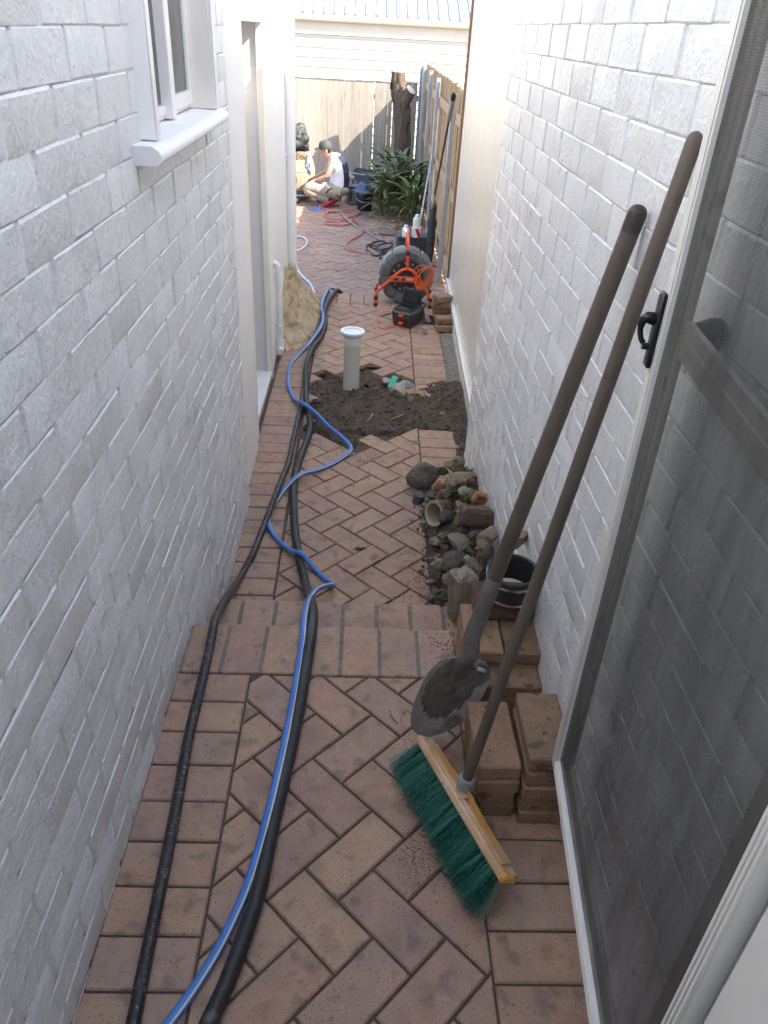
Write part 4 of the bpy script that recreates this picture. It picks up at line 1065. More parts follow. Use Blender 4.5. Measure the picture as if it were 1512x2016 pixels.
g = G()
for i in range(90):
    xx = random.gauss(.335, .018); yy = random.uniform(2.42, 3.45); r_ = random.choice([.004, .006, .008, .012]); tetra(g, (xx, yy, Z3+r_*.6), r_, random.choice((0, 0, 1, 2, 2)))
g.build('rubble_crumbs', [ROCK1, ROCK2, ROCK3], label='stray chips along the foot of the rubble heap', cat='rubble', kind='stuff', recalc=False, smooth=False)
# ================================================================== hoses down the alley
A = [(-0.416,0.709,0.016),(-0.416,0.767,0.016),(-0.421,0.882,0.016),(-0.428,1.054,0.016),(-0.437,1.260,0.016),(-0.452,1.510,0.016),(-0.455,1.708,0.016),(-0.459,1.883,0.016),(-0.465,1.991,0.016),(-0.478,2.131,-0.051),(-0.487,2.336,-0.147),(-0.497,2.696,-0.324),(-0.465,2.875,-0.324),(-0.449,3.027,-0.324),(-0.434,3.175,-0.320),(-0.412,3.350,-0.300),(-0.395,3.574,-0.310),(-0.381,3.763,-0.324),(-0.380,3.965,-0.324),(-0.373,4.357,-0.324),(-0.372,4.590,-0.324),(-0.380,4.977,-0.324),(-0.381,5.325,-0.324),(-0.371,5.516,-0.324),(-0.357,5.859,-0.324),(-0.342,6.238,-0.324),(-0.336,6.614,-0.324),(-0.331,6.982,-0.324),(-0.32,7.10,-.36),(-.30,7.2,-.55),(-.28,7.4,-.585)]
B = [(-0.279,0.708,0.020),(-0.265,0.766,0.020),(-0.244,0.830,0.020),(-0.219,0.937,0.020),(-0.198,1.056,0.020),(-0.183,1.248,0.020),(-0.164,1.442,0.020),(-0.150,1.631,0.020),(-0.141,1.827,0.020),(-0.136,1.931,0.020),(-0.143,2.140,-0.047),(-0.172,2.381,-0.163),(-0.207,2.649,-0.313),(-0.231,2.766,-0.320),(-0.255,2.881,-0.320),(-0.284,3.044,-0.320),(-0.308,3.238,-0.320),(-0.325,3.432,-0.320),(-0.331,3.664,-0.320),(-0.315,3.880,-0.320),(-0.295,4.072,-0.320),(-0.291,4.203,-0.320),(-0.306,4.354,-0.320),(-0.338,4.536,-0.320),(-0.365,4.833,-0.315),(-0.380,5.077,-0.29),(-0.372,5.285,-0.285),(-0.353,5.507,-0.29),(-0.316,5.764,-0.320),(-0.300,6.038,-0.320),(-0.302,6.192,-0.320),(-0.318,6.330,-0.31),(-0.307,6.562,-0.300),(-0.277,6.789,-0.300),(-0.244,6.991,-0.310),(-0.206,7.06,-0.340),(-.16,7.15,-.5),(-.12,7.35,-.58)]
C = [(-0.384,0.711,0.012),(-0.346,0.769,0.012),(-0.304,0.844,0.013),(-0.263,0.940,0.014),(-0.224,1.073,0.020),(-0.203,1.209,0.030),(-0.187,1.363,0.032),(-0.175,1.521,0.030),(-0.168,1.679,0.025),(-0.162,1.874,0.022),(-0.163,1.956,0.020),(-0.167,2.083,-0.010),(-0.168,2.262,-0.090),(-0.152,2.467,-0.200),(-0.124,2.576,-0.264),(-0.099,2.625,-0.295),(-0.092,2.660,-0.320),(-0.104,2.692,-0.328),(-0.123,2.708,-0.328),(-0.179,2.779,-0.322),(-0.236,2.834,-0.285),(-0.295,2.903,-0.315),(-0.368,3.009,-0.328),(-0.415,3.107,-0.328),(-0.428,3.181,-0.328),(-0.422,3.291,-0.328),(-0.399,3.390,-0.328),(-0.364,3.477,-0.312),(-0.301,3.570,-0.290),(-0.218,3.677,-0.320),(-0.121,3.789,-0.328),(-0.063,3.883,-0.328),(-0.040,3.947,-0.328),(-0.056,4.020,-0.328),(-0.106,4.110,-0.325),(-0.184,4.207,-0.310),(-0.266,4.330,-0.285),(-0.352,4.458,-0.285),(-0.424,4.618,-0.328),(-0.477,4.815,-0.328),(-0.499,5.002,-0.328),(-0.498,5.232,-0.328),(-0.458,5.421,-0.328),(-0.391,5.607,-0.300),(-0.344,5.801,-0.285),(-0.320,6.021,-0.290),(-0.326,6.252,-0.290),(-0.348,6.454,-0.300),(-0.342,6.715,-0.290),(-0.311,7.008,-0.295),(-0.265,7.093,-0.33),(-0.221,7.18,-0.5),(-.18,7.35,-.585)]
G().tube(A, .0155, 12, smooth=.03).build('drain_hose', HOSER, label='black drain hose with rusty scuff marks nearest the left wall', cat='hose', sharp=80)
G().tube(B, .0195, 12, smooth=.03).build('drain_hose', HOSEK, label='thick black hose running beside the blue hose down the alley', cat='hose', sharp=80)
G().tube(C, .0118, 14, smooth=.02, stripe=(1, 8)).build('garden_hose', [BLUE, HOSEW], label='blue garden hose with pale stripes kinked at the steps', cat='hose', sharp=80)

# ================================================================== PVC riser in the hole
pv = thing('pvc_riser', 'upright grey green PVC pipe standing in the dug hole', 'pipe', (-.059, 4.85, -.42))
G().lathe([(.054, -.44), (.054, .03), (.0545, .031)], 32, Matrix.Translation((-.059, 4.85, 0))).build('shaft', PVCG, pv)
G().lathe([(.0545, -.03), (.0575, -.028), (.0585, .028), (.056, .032)], 32, Matrix.Translation((-.059, 4.85, 0))).build('collar', PVCG, pv)
G().lathe([(.05, .022), (.080, .050), (.0815, .056), (.0815, .064), (.079, .068), (.058, .0665), (.055, .060), (.001, .059)], 36, Matrix.Translation((-.059, 4.85, 0))).build('flanged_cap', mat('bluish_white_pvc', (.74, .80, .83), rough=.3), pv)
# bits lying in the hole
g = G().box(-.055, .055, -.02, .02, 0, .006, .002, rotm((.222, 4.885, -.295), 1.15, .15, -.45)); g.build('green_strip', GREENP, label='bright green plastic strip sticking out of the dug soil', cat='strip')
g = rock((.30, 4.92, -.325), .10, .05, 5, CLEARP, 3); g.build('crumpled_plastic', CLEARP, label='crumpled clear plastic beside the green strip', cat='plastic')
g = rock((.19, 5.03, -.345), .075, .04, 6, CLEARP, 3); g.build('crumpled_plastic', CLEARP, label='crumpled plastic scrap by the broken paver edge behind the green strip', cat='plastic')
g = rock((.253, 4.70, -.285), .105, .10, 8, ROCK5, 4); g.build('rubble_stone', mat('cream_stone', [(.36, .32, .23), (.56, .51, .40)], rough=.85, ns=14, bump=.5, bs=60, speck=(22, .60, .1, (.06, .045, .03), .85)), label='round cream stone with dark holes in the dug soil', cat='stone', group='stones lying in the dug hole')
g = rock((.335, 4.66, -.31), .05, .06, 9, ROCK5, 5); g.build('rubble_stone', ROCK5, label='small pale stone just right of the cream stone', cat='stone', group='stones lying in the dug hole')
g = rock((.06, 4.68, -.295), .075, .06, 10, ROCK3, 2); g.build('rubble_stone', ROCK3, label='muddy clod left of the cream stone', cat='stone', group='stones lying in the dug hole')
g = rock((.08, 4.42, -.325), .035, .02, 12, ROCK5, 4); g.build('rubble_stone', ROCK5, label='little white pebble in the middle of the dug soil', cat='stone', group='stones lying in the dug hole')
g = rock((.53, 4.45, -.315), .04, .03, 13, ROCK5, 4); g.build('rubble_stone', ROCK5, label='pale pebble in the soil near the right wall', cat='stone', group='stones lying in the dug hole')
g = rock((-.28, 4.62, -.335), .06, .03, 14, ROCK1, 5); g.build('rubble_stone', ROCK1, label='flat grey stone in the soil beside the hoses', cat='stone', group='stones lying in the dug hole')
g = G().lathe([(.022, 0), (.030, 0), (.030, .03), (.022, .03), (.022, 0)], 18, rotm((.035, 4.83, -.335), 0, .5, .3)); g.build('black_ring', RUBBER, label='small black plastic ring at the foot of the PVC riser', cat='ring')
for i, (p, q, lb) in enumerate((((.34, 4.88, -.32), (.43, 4.70, -.315), 'pale straw lying right of the cream stone'), ((.05, 4.32, -.325), (.08, 4.40, -.318), 'short pale twig in the middle of the soil'), ((.20, 4.36, -.322), (.29, 4.43, -.318), 'curved pale twig near the front of the soil'))):
    m_ = (Vector(p)+Vector(q))/2+Vector((.01, .0, .006)); G().tube([p, m_, q], .0028, 6, smooth=.02).build('twig', mat('pale_twig', (.42, .34, .22), rough=.8), label=lb, cat='twig', group='twigs in the dug hole')

# ================================================================== sand heap and pipes by the left wall
rs = random.Random(4); SLUMPS = [(rs.uniform(-.66, -.28), rs.uniform(5.55, 6.95), rs.uniform(.025, .075), rs.choice((-.05, -.03, .04, .06, .085))) for _ in range(110)]
sand = G(); nx, ny = 90, 200; SX0, SX1, SY0, SY1 = -.672, -.24, 5.50, 7.04
for j in range(ny+1):
    for i in range(nx+1):
        xx, yy = SX0+(SX1-SX0)*i/nx, SY0+(SY1-SY0)*j/ny
        wob = .16*fbm(xx*5, yy*3.5, 11)+.06*fbm(xx*14, yy*10, 3)
        h = .34*max(0, 1-(math.hypot((xx+.72)/.385, (yy-6.36)/.92)+wob*.8))
        for (lx, ly, lr, lh) in SLUMPS: 
            d2 = ((xx-lx)**2+(yy-ly)**2)/(lr*lr)
            if d2 < 4: h += lh*math.exp(-d2*1.6)*min(1, h*7)
        h += (.030*abs(fbm(xx*13, yy*11, 2))+.014*fbm(xx*38, yy*38, 5))*min(1, h*9)
        sand.v.append((xx, yy, Z3-.006+max(-.004, h)))
for j in range(ny):
    for i in range(nx): k = j*(nx+1)+i; sand.f.append((k, k+1, k+nx+2, k+nx+1)); sand.m.append(0)
sand.build('sand_heap', SANDM, label='heap of yellow sand against the left wall by the downpipe', cat='sand', recalc=False)
g = G()
for i in range(500):
    xx = random.gauss(-.42, .06); yy = random.uniform(5.45, 6.9); r_ = random.uniform(.003, .012)
    if xx > -.62: tetra(g, (xx, yy, Z3+r_*.4), r_)
g.build('sand_crumbs', SANDM, label='loose crumbs of sand round the foot of the sand heap', cat='sand', kind='stuff', recalc=False, smooth=False)
dp = thing('downpipe', 'tall white downpipe at the corner of the left house wall', 'pipe', (-.60, 7.0, -.25))
G().lathe([(.045, -.30), (.045, 2.95)], 24, Matrix.Translation((-.632, 6.90, 0))).build('shaft', PVC, dp)
for z_ in (.83, 2.3):
    G().lathe([(.0455, z_-.012), (.049, z_-.012), (.049, z_+.012), (.0455, z_+.012)], 24, Matrix.Translation((-.632, 6.90, 0))).box(-.672, -.655, 6.85, 6.95, z_-.012, z_+.012).build('bracket', PVC, dp)
G().lathe([(.048, 0), (.062, 0), (.064, .05), (.062, .10), (.048, .10)], 22, rotm((-.628, 6.885, -.25), 0, .06, .04)).build('pipe_collar', mat('orange_pipe', [(.55, .16, .04), (.66, .22, .06)], rough=.5), label='orange collar at the foot of the downpipe', cat='collar')
wp = thing('waste_pipe', 'short white waste pipe elbowing out of the left wall', 'pipe', (-.595, 5.35, -.3))
e0 = Vector((-.63, 5.40, .33)); G().tube([e0, (-.612, 5.395, .332), (-.598, 5.392, .325), (-.590, 5.39, .30), (-.588, 5.39, .27), (-.588, 5.39, -.22), (-.588, 5.39, -.30)], [.0215]*7, 16, smooth=.015).build('elbow_pipe', PVC, wp, sharp=70)
G().tube([(-.588, 5.39, .27), (-.588, 5.39, .21)], .026, 16).build('socket', PVC, wp)
G().tube([(-.588, 5.39, -.10), (-.588, 5.39, -.135)], .026, 16).build('coupler', PVC, wp)
G().tube([(-.588, 5.39, -.21), (-.588, 5.39, -.262), (-.588, 5.372, -.285), (-.588, 5.35, -.29)], .027, 16).build('trap', PVC, wp)

# ================================================================== drain camera reel
RC = Vector((.372, 6.84, -.095))
rl = thing('camera_reel', 'grey drain camera reel drum in an orange tube frame', 'reel', (.36, 6.8, Z3))
AX = frame(RC, (1, 0, 0), (0, 0, 1), (0, -1, 0))      # local z points at the camera
RD = .245
g = G().lathe([(.02, .055), (.145, .06), (.150, .072), (.20, .078), (.222, .070), (.230, .045), (.230, -.045), (.222, -.070), (.20, -.078), (.15, -.072), (.02, -.06)], 48, AX)
g.build('drum', REELG, rl)
for k in range(12):
    a = 2*math.pi*(k+.5)/12
    # each lobe: a rounded block riding on the rim
    M = AX @ Matrix.Rotation(a, 4, 'Z')
    vs = []; st = [(-.225, .92), (-.19, 1.0), (0, 1.008), (.19, 1.0), (.225, .92)]
    lob = G(); prof = [(.160, .083), (.214, .086), (.238, .070), (.245, .030), (.245, -.030), (.238, -.070), (.214, -.086), (.160, -.083)]
    rings = []
    for t, q in st:
        for (r_, z_) in prof: vs.append((r_*(q if r_ > .17 else 1)*math.cos(t), r_*(q if r_ > .17 else 1)*math.sin(t), z_*(q if abs(t) < .2 else .93)))
    n_ = len(prof); fs = []
    for i in range(len(st)-1):
        for j in range(n_): fs.append((i*n_+j, i*n_+(j+1) % n_, (i+1)*n_+(j+1) % n_, (i+1)*n_+j))
    fs += [tuple(range(n_)), tuple(range((len(st)-1)*n_, len(st)*n_))]
    lob.add(vs, fs, 0, M); lob.build('drum_lobe', REELG, rl, sharp=32)
G().lathe([(.001, .066), (.148, .066), (.150, .060)], 40, AX).build('face_plate', REELD, rl)
for k in range(12):
    a = 2*math.pi*(k+.2)/12
    G().lathe([(.001, .078), (.008, .076), (.0105, .068), (.0105, .064)], 10, AX @ Matrix.Translation((.118*math.cos(a), .118*math.sin(a), 0))).build('rivet', RIVET, rl)
G().lathe([(.001, .10), (.024, .10), (.030, .09), (.032, .064)], 20, AX).build('hub', REELD, rl)
yf, yb_ = 6.715, 6.965
ap = RC+Vector((.004, 0, .088))
for yy, nm in ((yf, 'front_frame'), (yb_, 'rear_frame')):
    dx = 0 if yy == yf else .008
    L_ = [(.112, yy-.02, Z3+.012), (.112, yy-.018, Z3+.085), (.125, yy-.01, Z3+.125), (.20, yy, Z3+.20), (.29, yy, -.055), (.335, yy, -.022), (.376, yy, -.012), (.418, yy, -.024), (.455, yy, -.060), (.53, yy, -.165), (.575, yy-.01, -.23), (.592, yy-.018, -.27), (.594, yy-.02, Z3+.012)]
    L_ = [(a+dx, b_, c) for a, b_, c in L_]
    fr = G().tube(L_, .0125, 12, smooth=.02).build(nm, ORANGE, rl, sharp=80)
    for fx in (.112, .594):
        sub(G().tube([(fx+dx, yy-.02, Z3+.001), (fx+dx, yy-.02, Z3+.028)], .0165, 12), 'rubber_foot', RUBBER, fr)
        sub(G().tube([(fx+dx, yy-.0195, Z3+.062), (fx+dx, yy-.019, Z3+.088)], .0155, 12), 'collar', RUBBER, fr)
hdl = G().tube([(.376, yf, -.012), (.374, yf-.004, .07), (.372, yf, .14), (.370, yf+.02, .205), (.367, yf+.06, .245), (.366, 6.84, .262), (.366, yb_-.06, .245), (.368, yb_-.02, .205), (.372, yb_, .14), (.376, yb_, -.012)], .0128, 12, smooth=.02).build('carry_handle', ORANGE, rl, sharp=80)
for yy in (yf, yb_): sub(G().tube([(.3725, yy-.002, .10), (.372, yy, .14)], .0155, 12), 'clamp', RUBBER, hdl)
pl = G().box(.225, .50, yf-.012, yf-.002, -.125, -.075, .004).build('cross_plate', ORANGE, rl)
sub(G().box(.262, .305, yf-.0145, yf-.012, -.112, -.088, .001), 'printed_mark', REELD, pl)
sub(G().box(.372, .43, yf-.0145, yf-.012, -.108, -.091, .001), 'printed_mark', mat('pale_print', (.6, .5, .45)), pl)
sub(G().lathe([(.001, .004), (.016, .004), (.018, 0)], 16, frame((.345, yf-.012, -.10), (1, 0, 0), (0, 0, 1), (0, -1, 0))), 'pivot', CLAMP, pl)
# loops of orange cable hung on the right leg
g = G()
for k in range(6):
    c0 = Vector((.50+.006*k, yf-.028-.004*k, -.055-.004*k)); pts = []
    for t in range(0, 13):
        a = 2*math.pi*t/12; rx, rz = .045+.007*(k % 3), .085+.006*k
        p = Vector((math.cos(a)*rx, math.sin(a*2)*.006, math.sin(a)*rz)); q = Matrix.Rotation(.55, 3, 'Y') @ p; pts.append(c0+q)
    g.tube(pts, .0035, 6, smooth=.02, caps=False)
g.tube([(.42, yf-.03, -.05), (.455, yf-.035, .02), (.53, yf-.04, .035), (.59, yf-.04, -.01), (.60, yf-.03, -.08), (.575, yf-.025, -.15), (.57, yf-.025, -.20)], .0035, 6, smooth=.02)
g.build('cable_loops', OCABLE, rl, recalc=False)
CBL = [(0.239,6.557,-0.336),(0.178,6.536,-0.336),(0.135,6.412,-0.336),(0.123,6.274,-0.336),(0.141,6.143,-0.336),(0.186,6.084,-0.336),(0.237,6.134,-0.336),(0.296,6.174,-0.336),(0.352,6.137,-0.336),(0.385,6.066,-0.336)]
G().tube(CBL, .0036, 8, smooth=.02).build('orange_cable', OCABLE, label='thin orange cable looping on the pavers beside the monitor case', cat='cable')

# --- monitor case
mo = thing('monitor_case', 'dark inspection monitor case with its lid open before the reel', 'monitor', (.37, 6.27, Z3))
ca = math.atan2(6.117-6.196, .394-.246); MM = rotm((.372, 6.245, Z3+.001), ca, 0, 0)
def tap(g, s_):  # taper towards the foot
    out = []
    inv = MM.inverted()
    for v in g.v:
        p = inv @ Vector(v); k = 1-.16*(1-min(1, p.z/.14)); out.append(tuple(MM @ Vector((p.x*k, p.y*k, p.z))))
    g.v = out; return g
g = tap(G().box(-.10, .10, -.12, .14, 0, .135, .018, MM), 1); body = g.build('case_body', CASE, mo)
sub(G().box(-.082, .082, -.105, .06, .134, .150, .006, MM), 'bezel', BLACKP, body)
sub(G().box(-.070, .070, -.06, .045, .1495, .1525, .001, MM), 'keypad', SCREEN, body)
sub(G().box(-.035, .035, -.10, -.07, .150, .160, .004, MM), 'latch_block', CASE, body)
sub(G().box(-.022, .022, -.132, -.118, .09, .112, .003, MM), 'red_latch', ORANGE, body)
sub(G().box(-.02, .02, -.128, -.110, .028, .050, .003, MM), 'red_latch', ORANGE, body)
LM = MM @ Matrix.Translation((0, .062, .15)) @ Matrix.Rotation(-.18, 4, 'X')
lid = G().box(-.085, .085, -.008, .012, 0, .125, .006, LM).build('lid', BLACKP, mo)
sub(G().box(-.068, .068, -.0105, -.008, .018, .110, .001, LM), 'display', SCREEN, lid)
G().tube([MM @ Vector(p) for p in [(.085, .10, .125), (.10, .13, .15), (.03, .15, .155), (-.05, .15, .145), (-.085, .12, .125)]], .010, 10, smooth=.01).build('carry_bar', CASE, mo)
# webbing strap to the right
pts = [Vector(p) for p in [(.475, 6.36, -.21), (.50, 6.335, -.26), (.51, 6.30, -.315), (.545, 6.27, -.333), (.595, 6.28, -.333), (.60, 6.33, -.325), (.565, 6.36, -.30)]]
cv = catmull(pts, .015); g = G()
for i, p in enumerate(cv):
    t = (cv[min(i+1, len(cv)-1)]-cv[max(0, i-1)]).normalized(); n_ = Vector((0, 0, 1)).cross(t); n_ = n_.normalized() if n_.length > .1 else Vector((1, 0, 0))
    for d in (-1, 1):
        for e in (0, .004): g.v.append(tuple(p+n_*.022*d+Vector((0, 0, e))))
for i in range(len(cv)-1):
    a = i*4
    g.f += [(a, a+2, a+6, a+4), (a+1, a+5, a+7, a+3), (a, a+4, a+5, a+1), (a+2, a+3, a+7, a+6)]; g.m += [0]*4
g.build('strap', BLACKP, mo)

# --- grey end cap, spare bricks
g = G().lathe([(.001, .052), (.019, .052), (.0215, .048), (.0215, .002), (.020, 0), (.001, 0)], 22, Matrix.Translation((.508, 6.015, Z3+.001)))
g.build('end_cap', GREYPL, label='small grey plastic pipe cap standing on the border pavers', cat='cap')
spots = [((.668, 6.12, 0), .06, 'flat brick at the very bottom front of the small pile by the cream wall'), ((.672, 6.16, .052), .22, 'tilted brick crossing the front of the small pile by the cream wall'),
         ((.665, 6.42, 0), -.05, 'bottom brick at the back of the small pile by the cream wall'), ((.668, 6.43, .052), .08, 'second brick up at the back of the small pile by the cream wall'),
         ((.663, 6.42, .104), -.1, 'third brick up at the back of the small pile by the cream wall'), ((.672, 6.41, .156), .45, 'top twisted brick of the small pile by the cream wall')]
for c, a, lb in spots:
    o = bpy.data.objects.new('loose_brick', LP); COL.objects.link(o); o.location = (c[0], c[1], Z3+.002+c[2]); o.rotation_euler = (0, 0, a); o.scale = (.62, .95, 1.05)
    tag(o, lb, 'brick', 'small brick pile beside the camera reel')
# ================================================================== things by the side fence
mb = thing('ribbed_box', 'black ribbed plastic box behind the camera reel', 'box', (.58, 9.1, Z4))
MX = rotm((.575, 9.12, Z4+.001), .02)
g = G().box(-.215, .215, -.06, .16, 0, .335, .012, MX)
bx = g.build('box_body', CASE, mb)
for k in range(17):
    xx = -.20+k*.025; sub(G().box(xx-.004, xx+.004, -.066, -.0595, .03, .32, .002, MX), 'rib', CASE, bx)
def bottle(c, s_, label, stripe=False):
    t = thing('white_bottle', label, 'bottle', c, 'white bottles on the ribbed box')
    M = Matrix.Translation(c) @ Matrix.Scale(s_, 4)
    G().lathe([(.001, 0), (.040, 0), (.044, .006), (.044, .085), (.040, .100), (.026, .112), (.022, .118)], 24, M).build('body', LABELM, t)
    G().lathe([(.023, .116), (.0245, .117), (.0245, .136), (.022, .139), (.001, .139)], 24, M).build('cap', WHITE, t)
    return t
zt = Z4+.336
bottle((.462, 9.06, zt+.001), .92, 'left squat white bottle with a worn label on the ribbed box')
pot = thing('striped_tub', 'white tub with a slanting red stripe on the ribbed box', 'tub', (.585, 9.08, zt))
M = Matrix.Translation((.585, 9.08, zt+.001))
G().lathe([(.001, 0), (.055, 0), (.058, .004), (.060, .098), (.061, .104), (.001, .104)], 28, M).build('body', LABELM, pot)
g = G(); n_ = 8
vs = []
for i in range(n_+1):
    t = i/n_; z_ = .006+.092*t; a0 = -2.0+.75*(1-t); a1 = a0+.62
    for q in range(4):
        a = a0+(a1-a0)*q/3; r_ = .0589+.002*t+.0012; vs.append((r_*math.cos(a), r_*math.sin(a), z_))
g.add(vs, [(i*4+q, i*4+q+1, (i+1)*4+q+1, (i+1)*4+q) for i in range(n_) for q in range(3)], 0, M); g.build('red_stripe', REDST, pot, recalc=False)
bottle((.583, 9.085, zt+.1055), .98, 'taller white bottle standing on the striped tub')

# folded umbrella hooked over a long pole, second thin pole
um = thing('pole_with_cloth', 'long pole with grey grip and black cloth tied round it on the fence', 'pole', (.70, 9.75, Z4))
b0, t0 = Vector((.735, 9.75, Z4)), Vector((.735, 7.62, 1.26)); dv = t0-b0
def at_(t): return b0+dv*t
G().tube([at_(0), at_(.42)], .0145, 10).build('lower_pole', GALV, um)
G().tube([at_(.40), at_(.88)], .011, 10).build('upper_pole', mat('dark_pole', (.06, .06, .055), rough=.4), um)
G().tube([at_(.40), at_(.455)], .016, 12).build('joint', mat('pale_joint', (.55, .54, .5)), um)
gp_ = G().tube([at_(.88), at_(.885), at_(.995), at_(1.0)], [.014, .022, .023, .018], seg=14).build('grip', GREYPL, um)
sub(G().tube([at_(.985), at_(1.006), at_(1.012)], [.0238, .0238, .012], seg=14), 'end_cap', BLACKP, gp_)
rings = []
for t, a, b_ in ((.40, .018, .018), (.36, .035, .028), (.31, .03, .025), (.28, .045, .04), (.24, .035, .03), (.20, .038, .028), (.12, .032, .022), (.06, .02, .012), (.035, .004, .003)):
    c = at_(.34)+Vector((.012, -.02, 0))+Vector((0, (.40-t)*-.12, (t-.34)*dv.z*1.05)); rings.append((c, (a*1.25, 0, 0), (0, b_, 0)))
g = G().loft(rings, 16); g.v = [(x_+.006*fbm(x_*40, z_*30, 2), y_+.006*fbm(y_*40, z_*30, 5), z_) for x_, y_, z_ in g.v]; g.build('tied_cloth', BAG, um)
G().tube([(.60, 9.5, Z4), (.80, 10.45, .42)], .0095, 10).build('thin_pole', PALEH, label='thin white pole leaning on the fence behind the bottles', cat='pole')
g = G().box(.58, .60, 9.40, 9.52, Z4+.001, Z4+.04); 

# ================================================================== hoses in the courtyard
def zlift(L, k=.0): return [(a, b_, c+.006+(.012 if (i % 5 == 2) else 0)) for i, (a, b_, c) in enumerate(L)]
RED = [(-0.625,12.292,-0.590),(-0.687,12.096,-0.590),(-0.659,11.925,-0.590),(-0.515,11.871,-0.590),(-0.309,12.095,-0.590),(-0.129,12.092,-0.590),(-0.090,11.882,-0.590),(-0.191,11.647,-0.590),(-0.376,11.443,-0.590),(-0.549,11.486,-0.590),(-0.585,11.685,-0.590),(-0.515,11.871,-0.575),(-0.341,11.955,-0.590),(-0.197,11.901,-0.590),(-0.157,11.697,-0.590),(-0.187,11.443,-0.590),(-0.370,11.284,-0.590),(-0.537,11.248,-0.590),(-0.538,11.092,-0.590),(-0.411,11.043,-0.590),(-0.246,11.101,-0.590),(-0.150,11.292,-0.570),(-0.062,11.041,-0.590),(-0.026,10.789,-0.590),(-0.056,10.534,-0.590),(-0.161,10.241,-0.590),(-0.225,10.002,-0.590),(-0.228,9.844,-0.590),(-0.179,9.700,-0.590),(-0.059,9.602,-0.590),(0.059,9.565,-0.590),(0.147,9.493,-0.590)]
GREY = [(-0.397,12.526,-0.40),(-0.375,12.169,-0.590),(-0.331,11.658,-0.570),(-0.234,11.274,-0.570),(-0.077,10.925,-0.590),(0.088,10.563,-0.590),(0.244,10.254,-0.590),(0.367,10.146,-0.590)]
KOIL = [(0.368,10.212,-0.590),(0.181,10.209,-0.590),(0.081,10.060,-0.590),(0.088,9.872,-0.590),(0.193,9.768,-0.590),(0.315,9.852,-0.580),(0.349,10.046,-0.570),(0.241,10.026,-0.575),(0.164,9.917,-0.580),(0.178,9.705,-0.585),(0.251,9.659,-0.590),(0.357,9.738,-0.580),(0.147,9.464,-0.590),(0.059,9.624,-0.580),(0.028,9.799,-0.590),(0.043,9.926,-0.575),(0.148,9.821,-0.560),(0.191,9.589,-0.585),(0.189,9.329,-0.590)]
G().tube(RED, .0135, 8, smooth=.05).build('air_hose', REDH, label='faded red hose coiled on the courtyard paving near the man', cat='hose')
G().tube(GREY, .0115, 8, smooth=.05).build('grey_hose', GREYH, label='thin grey hose running from the man across the red coil', cat='hose')
G().tube(KOIL, .012, 8, smooth=.04).build('black_hose', HOSEK, label='tangled black hose coil left of the ribbed box', cat='hose')
G().tube([(-0.97,10.25,-0.588),(-0.885,10.267,-0.588),(-0.798,10.250,-0.588),(-0.731,10.066,-0.588),(-0.723,9.845,-0.588),(-0.766,9.623,-0.588),(-0.826,9.464,-0.588),(-.86,9.25,-.588),(-0.782,9.024,-0.588),(-0.732,8.670,-0.588),(-0.645,8.392,-0.588),(-0.557,8.152,-0.588),(-0.48,7.8,-0.588),(-.36,7.45,-.588)], .0115, 8, smooth=.04).build('pale_hose', PALEH, label='pale blue hose curving out past the left house corner', cat='hose')

# ================================================================== the man
mn = thing('person', 'man in a dark cap, white and navy vest, khaki trousers and red shoes crouching', 'person', (-.55, 12.37, Z4))
Yc = 12.38
def skin_mesh(name, nodes, edges, m_, parent, root=0, lv=2):
    me = bpy.data.meshes.new(name); names = list(nodes)
    me.from_pydata([nodes[n_][0] for n_ in names], [(names.index(a), names.index(b_)) for a, b_ in edges], [])
    o = bpy.data.objects.new(name, me); COL.objects.link(o); put(o, parent)
    md = o.modifiers.new('skin', 'SKIN'); md.use_smooth_shade = True
    if not me.skin_vertices: 
        bm = bmesh.new(); bm.from_mesh(me); bm.verts.layers.skin.verify(); bm.to_mesh(me); bm.free()
    for i, n_ in enumerate(names):
        r_ = nodes[n_][1]; me.skin_vertices[0].data[i].radius = r_ if isinstance(r_, tuple) else (r_, r_); me.skin_vertices[0].data[i].use_root = (i == root)
    sm = o.modifiers.new('sub', 'SUBSURF'); sm.levels = lv; sm.render_levels = lv
    me.materials.append(m_); return o
N = {'pelvis': ((-.415, Yc, -.33), .12), 'waist': ((-.405, Yc, -.19), .105), 'chest': ((-.445, Yc, -.04), .12), 'upper': ((-.49, Yc, .055), .10),
     'neck': ((-.555, Yc, .115), .048), 'jaw': ((-.600, Yc, .150), .058), 'skull': ((-.632, Yc, .200), .078), 'crown': ((-.628, Yc, .262), .066),
     'nose': ((-.708, Yc, .165), .013), 'chin': ((-.672, Yc, .118), .024)}
E_ = [('pelvis', 'waist'), ('waist', 'chest'), ('chest', 'upper'), ('upper', 'neck'), ('neck', 'jaw'), ('jaw', 'skull'), ('skull', 'crown'), ('skull', 'nose'), ('jaw', 'chin')]
